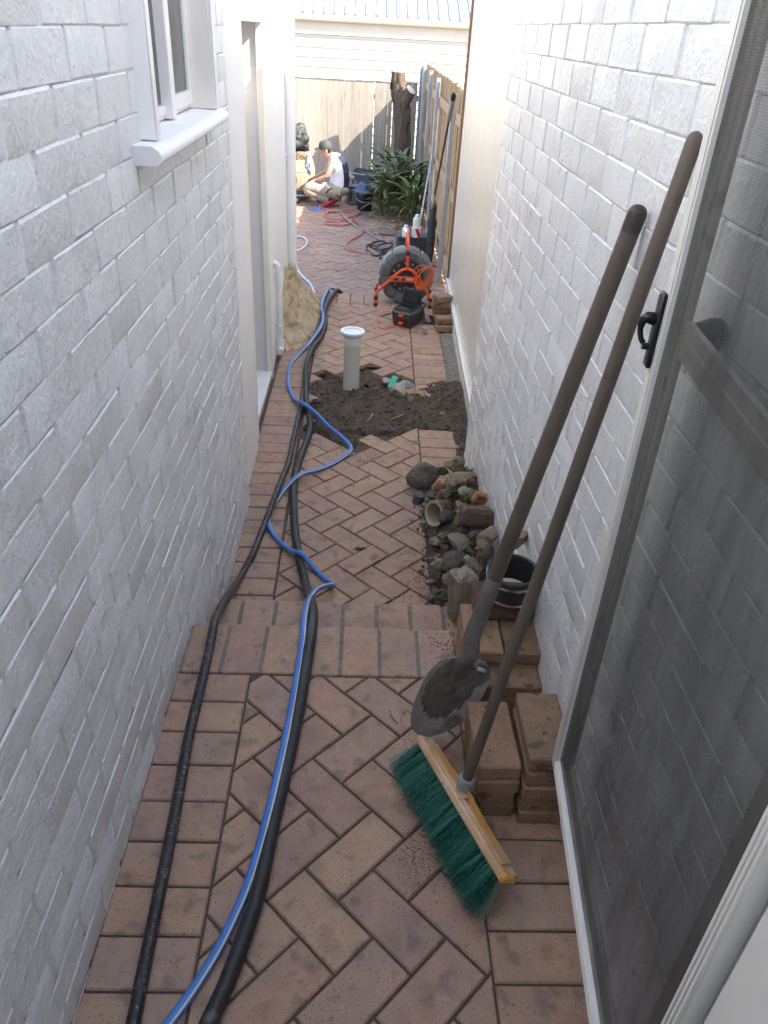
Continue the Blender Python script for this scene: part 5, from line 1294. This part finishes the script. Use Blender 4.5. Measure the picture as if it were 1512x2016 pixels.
for sg, tg in ((-1, 'l'), (1, 'r')):
    y_ = lambda d: Yc+sg*d
    dx = 0 if sg < 0 else -.03
    N.update({tg+'sh': ((-.495, y_(.165), .045), .055), tg+'ua': ((-.535+dx, y_(.205), -.05), .046), tg+'el': ((-.585+dx, y_(.215), -.150), .038), tg+'fa': ((-.67+dx, y_(.18), -.19), .034), tg+'wr': ((-.745+dx, y_(.14), -.220), .023),
              tg+'pa': ((-.785+dx, y_(.125), -.238), (.030, .016)), tg+'hp': ((-.42, y_(.085), -.345), .10), tg+'kn': ((-.865, y_(.15), -.325), .058), tg+'sn': ((-.70, y_(.135), -.41), .05), tg+'an': ((-.505, y_(.115), -.475), .034), tg+'ft': ((-.62, y_(.12), -.565), .03)})
    E_ += [('upper', tg+'sh'), (tg+'sh', tg+'ua'), (tg+'ua', tg+'el'), (tg+'el', tg+'fa'), (tg+'fa', tg+'wr'), (tg+'wr', tg+'pa'), ('pelvis', tg+'hp'), (tg+'hp', tg+'kn'), (tg+'kn', tg+'sn'), (tg+'sn', tg+'an'), (tg+'an', tg+'ft')]
    for f_, (oy, ln, bend) in enumerate(((-.022, .055, .012), (-.008, .065, .016), (.007, .062, .018), (.020, .050, .018), (-.030, .038, .0))):
        b0_ = Vector((-.785+dx-.012, y_(.125+oy*.6), -.240)); m1 = b0_+Vector((-ln*.55, sg*oy*.3, -bend*.5)); m2 = b0_+Vector((-ln*.95, sg*oy*.35, -bend*2.2))
        if f_ == 4: m1 = b0_+Vector((-.012, sg*-.018, .004)); m2 = b0_+Vector((-.03, sg*-.026, -.004))
        N[tg+'f%da' % f_] = (tuple(m1), .0095); N[tg+'f%db' % f_] = (tuple(m2), .0085); E_ += [(tg+'pa', tg+'f%da' % f_), (tg+'f%da' % f_, tg+'f%db' % f_)]
body = skin_mesh('body', N, E_, SKIN, mn)
# vest: lofted round the torso, open at the arms
up_ = Vector((0, 1, 0))
def ring(c, d, a, b_):
    d = Vector(d).normalized(); f_ = up_.cross(d).normalized(); return (c, f_*a, up_*b_)
RG = [((-.425, Yc, -.335), (0, 0, 1), .150, .175), ((-.41, Yc, -.26), (.02, 0, 1), .148, .178), ((-.405, Yc, -.17), (-.08, 0, 1), .140, .178), ((-.418, Yc, -.07), (-.25, 0, 1), .142, .190), ((-.448, Yc, .015), (-.4, 0, 1), .135, .195), ((-.485, Yc, .075), (-.6, 0, 1), .105, .165), ((-.525, Yc, .108), (-.75, 0, 1), .068, .090)]
g = G().loft([ring(*r_) for r_ in RG], 24)
g.v = [(x_+.006*fbm(x_*14, y_*14, z_*14), y_, z_) for x_, y_, z_ in g.v]
ve = g.build('vest', [VESTW, NAVY], mn, sharp=70)
for p_ in ve.data.polygons:                                   # navy back panel of the vest
    c = p_.center; cxl = -.405+(.10 if c.z < -.2 else 0)*0-.28*max(0, c.z+.12)
    if c.x > cxl+.055: p_.material_index = 1
for i, (z_, ln) in enumerate(((.03, .05), (.0, .08), (-.03, .10), (-.055, .09), (-.08, .11), (-.105, .08), (-.15, .07))):
    sub(G().box(-.305-.25*max(0, z_+.12), -.296-.25*max(0, z_+.12), Yc-.06-ln*.5, Yc-.06+ln*.5, z_-.008, z_+.008, .002), 'printed_line', VESTP, ve)
# trousers: pelvis plus two folded legs
tr_ = G().loft([ring((-.425, Yc, -.30), (0, 0, 1), .150, .18), ring((-.42, Yc, -.36), (0, 0, 1), .165, .19), ring((-.41, Yc, -.42), (0, 0, 1), .14, .16), ring((-.41, Yc, -.45), (0, 0, 1), .06, .08)], 18)
for sg in (-1, 1):
    y_ = lambda d: Yc+sg*d
    tr_.tube([(-.40, y_(.095), -.375), (-.55, y_(.115), -.355), (-.72, y_(.14), -.335), (-.835, y_(.15), -.325), (-.885, y_(.15), -.335), (-.87, y_(.15), -.365), (-.78, y_(.145), -.40), (-.66, y_(.135), -.445), (-.565, y_(.125), -.478)],
             [.115, .108, .090, .076, .062, .066, .072, .068, .060], seg=16, smooth=.02)
tr_.v = [(x_+.008*fbm(x_*16, y_*16, z_*16), y_+.008*fbm(x_*16+4, y_*16, z_*16), z_+.008*fbm(x_*16, y_*16+7, z_*16)) for x_, y_, z_ in tr_.v]
to = tr_.build('trousers', TROUS, mn, sharp=80)
sub(G().tube([(-.50, Yc-.235, -.30), (-.56, Yc-.235, -.33), (-.60, Yc-.225, -.385)], .007, 8, smooth=.02), 'pocket_zip', DARKC, to)
sub(G().tube([(-.44, Yc-.215, -.40), (-.40, Yc-.205, -.44)], .008, 8), 'pocket_zip', DARKC, to)
for sg in (-1, 1):
    yy = Yc+sg*.118; dx = 0 if sg < 0 else .05
    g = G().loft([((-.435+dx, yy, -.455), (.012, 0, .03), (0, .028, 0)), ((-.465+dx, yy, -.475), (.028, 0, .045), (0, .038, 0)), ((-.52+dx, yy, -.505), (.035, 0, .052), (0, .042, 0)), ((-.58+dx, yy, -.545), (.03, 0, .040), (0, .046, 0)), ((-.64+dx, yy, -.570), (.012, 0, .028), (0, .046, 0)), ((-.69+dx, yy, -.578), (.006, 0, .020), (0, .036, 0)), ((-.705+dx, yy, -.580), (.002, 0, .01), (0, .018, 0))], 16)
    shoe = g.build('shoe', REDS, mn, sharp=70)
    sub(G().tube([(-.43+dx, yy, -.492), (-.50+dx, yy, -.548), (-.57+dx, yy, -.585), (-.64+dx, yy, -.593), (-.70+dx, yy, -.593)], [.014, .018, .012, .009, .007], seg=10, smooth=.02, squash=2.2), 'sole', mat('dark_red_sole', (.22, .02, .025), rough=.6), shoe)
    G().tube([(-.485+dx*.5, yy, -.47), (-.525+dx*.5, yy, -.455), (-.565+dx*.2, yy, -.468)], [.042, .046, .05], seg=12).build('sock', NAVY, mn)
# cap, ears, eyes, hair
CMt = axis_m((-.622, Yc, .222), (-.12, 0, 1)); 
cp_ = G().lathe([(.098, -.012), (.099, .01), (.094, .045), (.076, .078), (.04, .095), (.001, .099)], 24, frame((-.618, Yc, .210), Vector((1, 0, .12)).normalized(), (0, 1, 0), Vector((-.12, 0, 1)).normalized())).build('cap', CAPM, mn)
g = G(); vs = []
for i in range(7):
    a = math.pi-.85+1.7*i/6
    for r_, dz in ((.094, 0), (.165, -.028)):
        k = 1 if r_ < .1 else (.80+.20*math.cos((a-math.pi)*1.4)); p_ = Vector((-.618+r_*k*math.cos(a), Yc+r_*math.sin(a)*.95, .205+dz-.0))
        vs += [p_, p_+Vector((0, 0, .006))]
fs = []
for i in range(6):
    a = i*4; fs += [(a, a+2, a+6, a+4), (a+1, a+5, a+7, a+3), (a+2, a+3, a+7, a+6), (a, a+4, a+5, a+1)]
g.add(vs, fs); sub(g, 'peak', CAPM, cp_)
sub(G().lathe([(.001, .006), (.008, .004), (.010, 0)], 10, Matrix.Translation((-.63, Yc, .307))), 'button', CAPM, cp_)
for sg in (-1, 1):
    G().loft([((-.605, Yc+sg*.078, .165), (.016, 0, 0), (0, .004, .026)), ((-.600, Yc+sg*.092, .168), (.017, 0, 0), (0, .004, .028)), ((-.597, Yc+sg*.097, .169), (.010, 0, 0), (0, .002, .018))], 10).build('ear', SKIN, mn)
    G().lathe([(.001, .008), (.006, .006), (.008, 0), (.006, -.006), (.001, -.008)], 10, Matrix.Translation((-.695, Yc+sg*.030, .186))).build('eye', DARKC, mn)
G().tube([(-.690, Yc-.020, .132), (-.699, Yc, .133), (-.690, Yc+.020, .132)], .0045, 6).build('mouth', mat('lips', (.36, .13, .11)), mn)
G().loft([((-.575, Yc, .195), (.055, 0, .01), (0, .083, 0)), ((-.560, Yc, .165), (.040, 0, .01), (0, .072, 0)), ((-.553, Yc, .140), (.028, 0, .01), (0, .05, 0))], 14).build('hair', mat('short_dark_hair', (.06, .04, .03), rough=.8), mn)

# ================================================================== clutter round the man
# old half barrel with dead growth
ba_ = thing('wooden_barrel', 'old oak barrel half hidden by the house corner left of the man', 'barrel', (-1.10, 13.0, Z4))
for k in range(20):
    a0, a1 = 2*math.pi*k/20+.008, 2*math.pi*(k+1)/20-.008; g = G(); vs = []
    for (r_, z_) in ((.235, .0), (.275, .15), (.290, .30), (.280, .45), (.255, .56)):
        for a in (a0, (a0+a1)/2, a1): vs.append((-1.10+r_*math.cos(a), 13.0+r_*math.sin(a), Z4+.002+z_))
        for a in (a1, a0): vs.append((-1.10+(r_-.022)*math.cos(a), 13.0+(r_-.022)*math.sin(a), Z4+.002+z_))
    fs = [(i*5+j, i*5+(j+1) % 5, (i+1)*5+(j+1) % 5, (i+1)*5+j) for i in range(4) for j in range(5)]+[tuple(range(5)), tuple(range(20, 25))]
    g.add(vs, fs); g.build('stave', BARREL, ba_, sharp=30)
for z_, r_ in ((.06, .256), (.42, .286)):
    G().lathe([(r_, z_-.02), (r_+.004, z_-.02), (r_+.004, z_+.02), (r_, z_+.02)], 28, Matrix.Translation((-1.10, 13.0, Z4))).build('hoop', GALV, ba_)
G().lathe([(.001, .53), (.235, .52)], 20, Matrix.Translation((-1.10, 13.0, Z4)), wob=lambda a: .02*math.sin(a*5)).build('fill', SOIL, ba_)
g = G()
for i in range(150):
    a, r_ = random.uniform(0, 6.3), random.uniform(0, .24); p = Vector((-1.10+r_*math.cos(a), 13.0+r_*math.sin(a), Z4+.52)); d = Vector((random.gauss(0, .5), random.gauss(0, .5), random.uniform(.3, 1))).normalized()
    q = p+d*random.uniform(.05, .20); n_ = d.orthogonal().normalized()*random.uniform(.006, .016); g.add([p-n_*.4, p+n_*.4, (p+q)/2+n_, q, (p+q)/2-n_], [(0, 1, 2, 3, 4)])
g.build('dead_growth', LEAFD, ba_, recalc=False, smooth=False)
def cloth_blob(name, c, size, seed, m_, label, cat, amp=.35, sub_=4):
    bm = bmesh.new(); bmesh.ops.create_icosphere(bm, subdivisions=sub_, radius=1); g = G()
    for v in bm.verts:
        n_ = v.co.copy(); d = 1+amp*(abs(noise.noise(n_*1.8+Vector((seed, 0, 0))))*1.6-.4)+amp*.5*(abs(noise.noise(n_*4.2+Vector((0, seed, 0))))*1.5-.3)
        p = n_*d; g.v.append((c[0]+p.x*size[0], c[1]+p.y*size[1], max(c[2]+p.z*size[2], c[2]-size[2]*.9)))
    g.f = [tuple(v.index for v in f.verts) for f in bm.faces]; g.m = [0]*len(g.f); bm.free()
    return g.build(name, m_, label=label, cat=cat, sharp=60)
cloth_blob('black_bag', (-1.09, 13.05, .235), (.19, .14, .20), 3, BAG, 'dark bag hanging bunched above the barrel', 'bag')
cloth_blob('draped_jacket', (-.90, 12.83, -.10), (.055, .07, .16), 9, mat('grey_blue_jacket', [(.16, .20, .27), (.30, .36, .44)], rough=.8, ns=10), 'grey blue jacket draped down the side of the barrel', 'jacket')
tp = thing('black_tarpaulin', 'shiny black tarpaulin over gear behind the man', 'tarpaulin', (.02, 13.7, Z4))
g = G(); nx, ny = 40, 22
for j in range(ny+1):
    for i in range(nx+1):
        u_, v_ = i/nx, j/ny; xx = -.36+.86*u_; yy = 13.35+.62*v_
        e = min(1, min(u_, 1-u_)*5, min(v_, 1-v_)*4); h = .36*e**.6*(1-.25*u_)+.05*fbm(u_*5, v_*4, 1)*e+.02*fbm(u_*14, v_*9, 6)*e
        g.v.append((xx+.02*fbm(v_*6, u_*3, 3), yy, Z4+.01+h))
for j in range(ny):
    for i in range(nx): k = j*(nx+1)+i; g.f.append((k, k+1, k+nx+2, k+nx+1)); g.m.append(0)
g.build('sheet', TARP, tp, recalc=False)
G().tube([(-.30, 13.2, -.24), (-.05, 13.25, -.27), (.30, 13.3, -.28)], .012, 8).build('tie_bar', GALV, tp)
ss = thing('canvas_seat', 'tan folding seat frame just behind the man', 'seat', (-.26, 12.9, Z4))
G().tube([(-.34, 12.75, -.20), (-.27, 12.78, -.235), (-.20, 12.8, -.26)], [.03, .045, .03], seg=12, smooth=.02).build('pad', mat('tan_canvas', [(.45, .38, .26), (.55, .47, .33)], rough=.9), ss)
for a, b_ in (((-.32, 12.75, -.22), (-.22, 12.72, Z4)), ((-.22, 12.75, -.24), (-.33, 12.74, Z4)), ((-.32, 13.0, -.22), (-.22, 12.98, Z4)), ((-.22, 13.0, -.24), (-.33, 12.99, Z4))): G().tube([a, b_], .010, 8).build('leg', GALV, ss)
gc = thing('grey_crate', 'grey plastic crate on the paving behind the man', 'crate', (-.20, 12.62, Z4))
MX = rotm((-.20, 12.68, Z4+.001), .15)
g = G().box(-.10, .10, -.12, .12, 0, .27, .02, MX).build('body', mat('mid_grey_plastic', [(.12, .12, .12), (.18, .18, .18)], rough=.5), gc)
sub(G().box(-.108, .108, -.128, .128, .235, .262, .006, MX), 'rim', CASE, g)
for xx in (-.05, .05): sub(G().box(xx-.02, xx+.02, -.131, -.12, .05, .2, .004, MX), 'rib', CASE, g)
bk = thing('black_bucket', 'black bucket holding a blue towel beside the plants', 'bucket', (-.02, 12.2, Z4))
G().lathe([(.001, .004), (.105, .004), (.108, 0), (.13, .22), (.137, .225), (.137, .24), (.128, .24), (.124, .22), (.103, .02), (.001, .02)], 26, Matrix.Translation((-.02, 12.2, Z4+.001))).build('pail', BLACKP, bk)
G().tube([(-.15, 12.2, Z4+.22), (-.13, 12.12, Z4+.16), (-.02, 12.065, Z4+.13), (.09, 12.12, Z4+.16), (.11, 12.2, Z4+.22)], .004, 6, smooth=.02).build('bail', GALV, bk)
cloth_blob('blue_towel', (-.04, 12.19, -.315), (.125, .105, .095), 5, BLUEC, 'crumpled blue towel heaped in the black bucket', 'towel')
g = G(); n_ = 26
for j in range(n_+1):
    for i in range(n_+1):
        u_, v_ = i/n_*2-1, j/n_*2-1; e = max(0, 1-(u_*u_+v_*v_)**1.2)
        g.v.append((-.72+.14*u_+.02*fbm(v_*2, u_*2), 12.07+.15*v_+.02*fbm(u_*2, v_*2, 4), Z4+.002+.045*e*abs(fbm(u_*2.2, v_*2.2, 8))+.012*e))
for j in range(n_):
    for i in range(n_):
        if ((i-n_/2)**2+(j-n_/2)**2) < (n_*.48)**2: k = j*(n_+1)+i; g.f.append((k, k+1, k+n_+2, k+n_+1)); g.m.append(0)
g.build('dropped_cloth', BLUEC, label='blue grey rag dropped flat on the paving before the man', cat='rag', recalc=False)
# low trolley wheels and bar poking out from behind the house corner
tw = thing('trolley', 'low black trolley poking out beneath the barrel', 'trolley', (-1.0, 12.55, Z4))
for xx, yy in ((-1.05, 12.45), (-.72, 12.62)):
    wv = G().lathe([(.001, -.018), (.045, -.018), (.055, -.010), (.055, .010), (.045, .018), (.001, .018)], 18, frame((xx, yy, Z4+.057), (1, 0, 0), (0, 0, 1), (0, -1, 0))).build('wheel', RUBBER, tw)
    sub(G().lathe([(.001, .021), (.02, .021), (.022, .017)], 12, frame((xx, yy, Z4+.057), (1, 0, 0), (0, 0, 1), (0, -1, 0))), 'hub', GALV, wv)
G().tube([(-1.15, 12.52, Z4+.10), (-.70, 12.60, Z4+.10)], .012, 8).build('axle_bar', GALV, tw)
G().box(-1.18, -.74, 12.55, 12.80, Z4+.112, Z4+.13, .004).build('deck', BLACKP, tw)

# ================================================================== plants at the foot of the tree
LEAFL = mat('pale_broad_leaf', [(.07, .11, .03), (.15, .20, .07), (.11, .15, .05)], rough=.4, ns=7, rnd=.35)
def leaf_mesh(L, W, droop, seed, m_):
    rnd = random.Random(seed); g = G(); n_ = 7
    for i in range(n_+1):
        t = i/n_; wd = W*math.sin(math.pi*min(1, t*.93+.05))**.8*(1-.25*t); y_ = L*t*(1-.12*t*droop); z_ = L*(.10*t-droop*t*t*.55)
        fold = .30*wd
        g.v += [(-wd, y_, z_+fold), (0, y_, z_), (wd, y_, z_+fold)]
    for i in range(n_): a = i*3; g.f += [(a, a+1, a+4, a+3), (a+1, a+2, a+5, a+4)]; g.m += [0, 0]
    return g.mesh('leaf', m_, sharp=180, recalc=False)
LV = [leaf_mesh(.40, .036, .5, 1, LEAF), leaf_mesh(.34, .042, .8, 2, LEAFL), leaf_mesh(.46, .042, .65, 3, LEAF), leaf_mesh(.30, .036, .35, 4, LEAFL), leaf_mesh(.32, .024, .9, 5, LEAFD)]
PLN = [((.28, 11.85), 64, .48, 'leafy clump at the left front of the garden bed beside the bucket'), ((.50, 12.0), 70, .66, 'tall leafy clump in front of the lopped tree'),
       ((.70, 11.95), 62, .70, 'leafy clump hard against the side fence'), ((.40, 12.75), 50, .62, 'dark leafy clump right behind the front clumps by the trunk'), ((.66, 11.40), 52, .42, 'low leafy clump nearest the bottles')]
for (cx, cy), n_, hh, lb in PLN:
    pt = thing('broad_leaf_plant', lb, 'plant', (cx, cy, Z4), 'broad leaf clumps at the foot of the tree')
    for q in range(5):
        a = random.uniform(0, 6.3); G().tube([(cx+.03*math.cos(a), cy+.03*math.sin(a), Z4), (cx+.08*math.cos(a), cy+.08*math.sin(a), Z4+hh*.5), (cx+.12*math.cos(a), cy+.12*math.sin(a), Z4+hh)], [.012, .010, .006], seg=7).build('stem', LEAFD if q == 0 else mat('green_stem', (.08, .11, .04)), pt)
    for i in range(n_):
        a = random.uniform(0, 2*math.pi); r_ = random.uniform(.0, .14); z_ = Z4+.05+hh*random.random()**.8
        me = LV[4] if random.random() < .09 else LV[random.randrange(4)]
        M = Matrix.Translation((cx+r_*math.cos(a), cy+r_*math.sin(a), z_)) @ Matrix.Rotation(a-math.pi/2+random.uniform(-.5, .5), 4, 'Z') @ Matrix.Rotation(random.uniform(.0, .95), 4, 'X') @ Matrix.Rotation(random.uniform(-.4, .4), 4, 'Y') @ Matrix.Scale(random.uniform(.75, 1.15), 4)
        o = part_at('leaf', me, pt, M)
# bed edging stones and leaf litter
for i, (a, b_, w_, d_) in enumerate(((.26, 10.72, .30, .26), (.30, 11.05, .26, .28), (.58, 10.65, .26, .22))):
    G().box(a-w_/2, a+w_/2, b_-d_/2, b_+d_/2, Z4+.001, Z4+.03+.008*i, .008).build('edging_slab', mat('brown_slab', [(.22, .15, .10), (.32, .23, .16)], rough=.9, ns=9, bump=.4, bs=60), label=['flat brown slab at the near edge of the garden bed', 'flat brown slab under the front leaves of the garden bed', 'flat brown slab beside the fence before the bed'][i], cat='slab', group='slabs edging the garden bed')
g = G()
for i in range(420):
    xx, yy = random.uniform(.16, .78), random.uniform(10.6, 13.3); p = Vector((xx, yy, Z4+.006+.03*random.random())); d = Vector((random.gauss(0, 1), random.gauss(0, 1), random.gauss(0, .25))).normalized(); n_ = d.orthogonal().normalized()*random.uniform(.006, .014); ln = random.uniform(.04, .13)
    g.add([p, p+d*ln*.5+n_, p+d*ln, p+d*ln*.5-n_], [(0, 1, 2, 3)])
g.build('leaf_litter', LEAFD, label='dry leaf litter under the broad leaf plants', cat='litter', kind='stuff', recalc=False, smooth=False)
# thin wires and knot on the trunk and fence
G().tube([(-1.3, 14.168, 1.012), (-.4, 14.168, 1.006), (.36, 14.168, 1.010)], .005, 6).build('clothes_line', WHITE, label='pale wire strung along the top of the back fence', cat='wire')
G().box(.315, .345, 13.55, 13.62, .93, 1.02, .006).build('line_bracket', BLACKP, label='small black bracket on the left of the trunk top', cat='bracket')
G().box(.842, .848, 12.30, 12.44, .40, .60, .003).build('meter_box', BLACKP, label='small dark box on the side fence between two posts', cat='box')
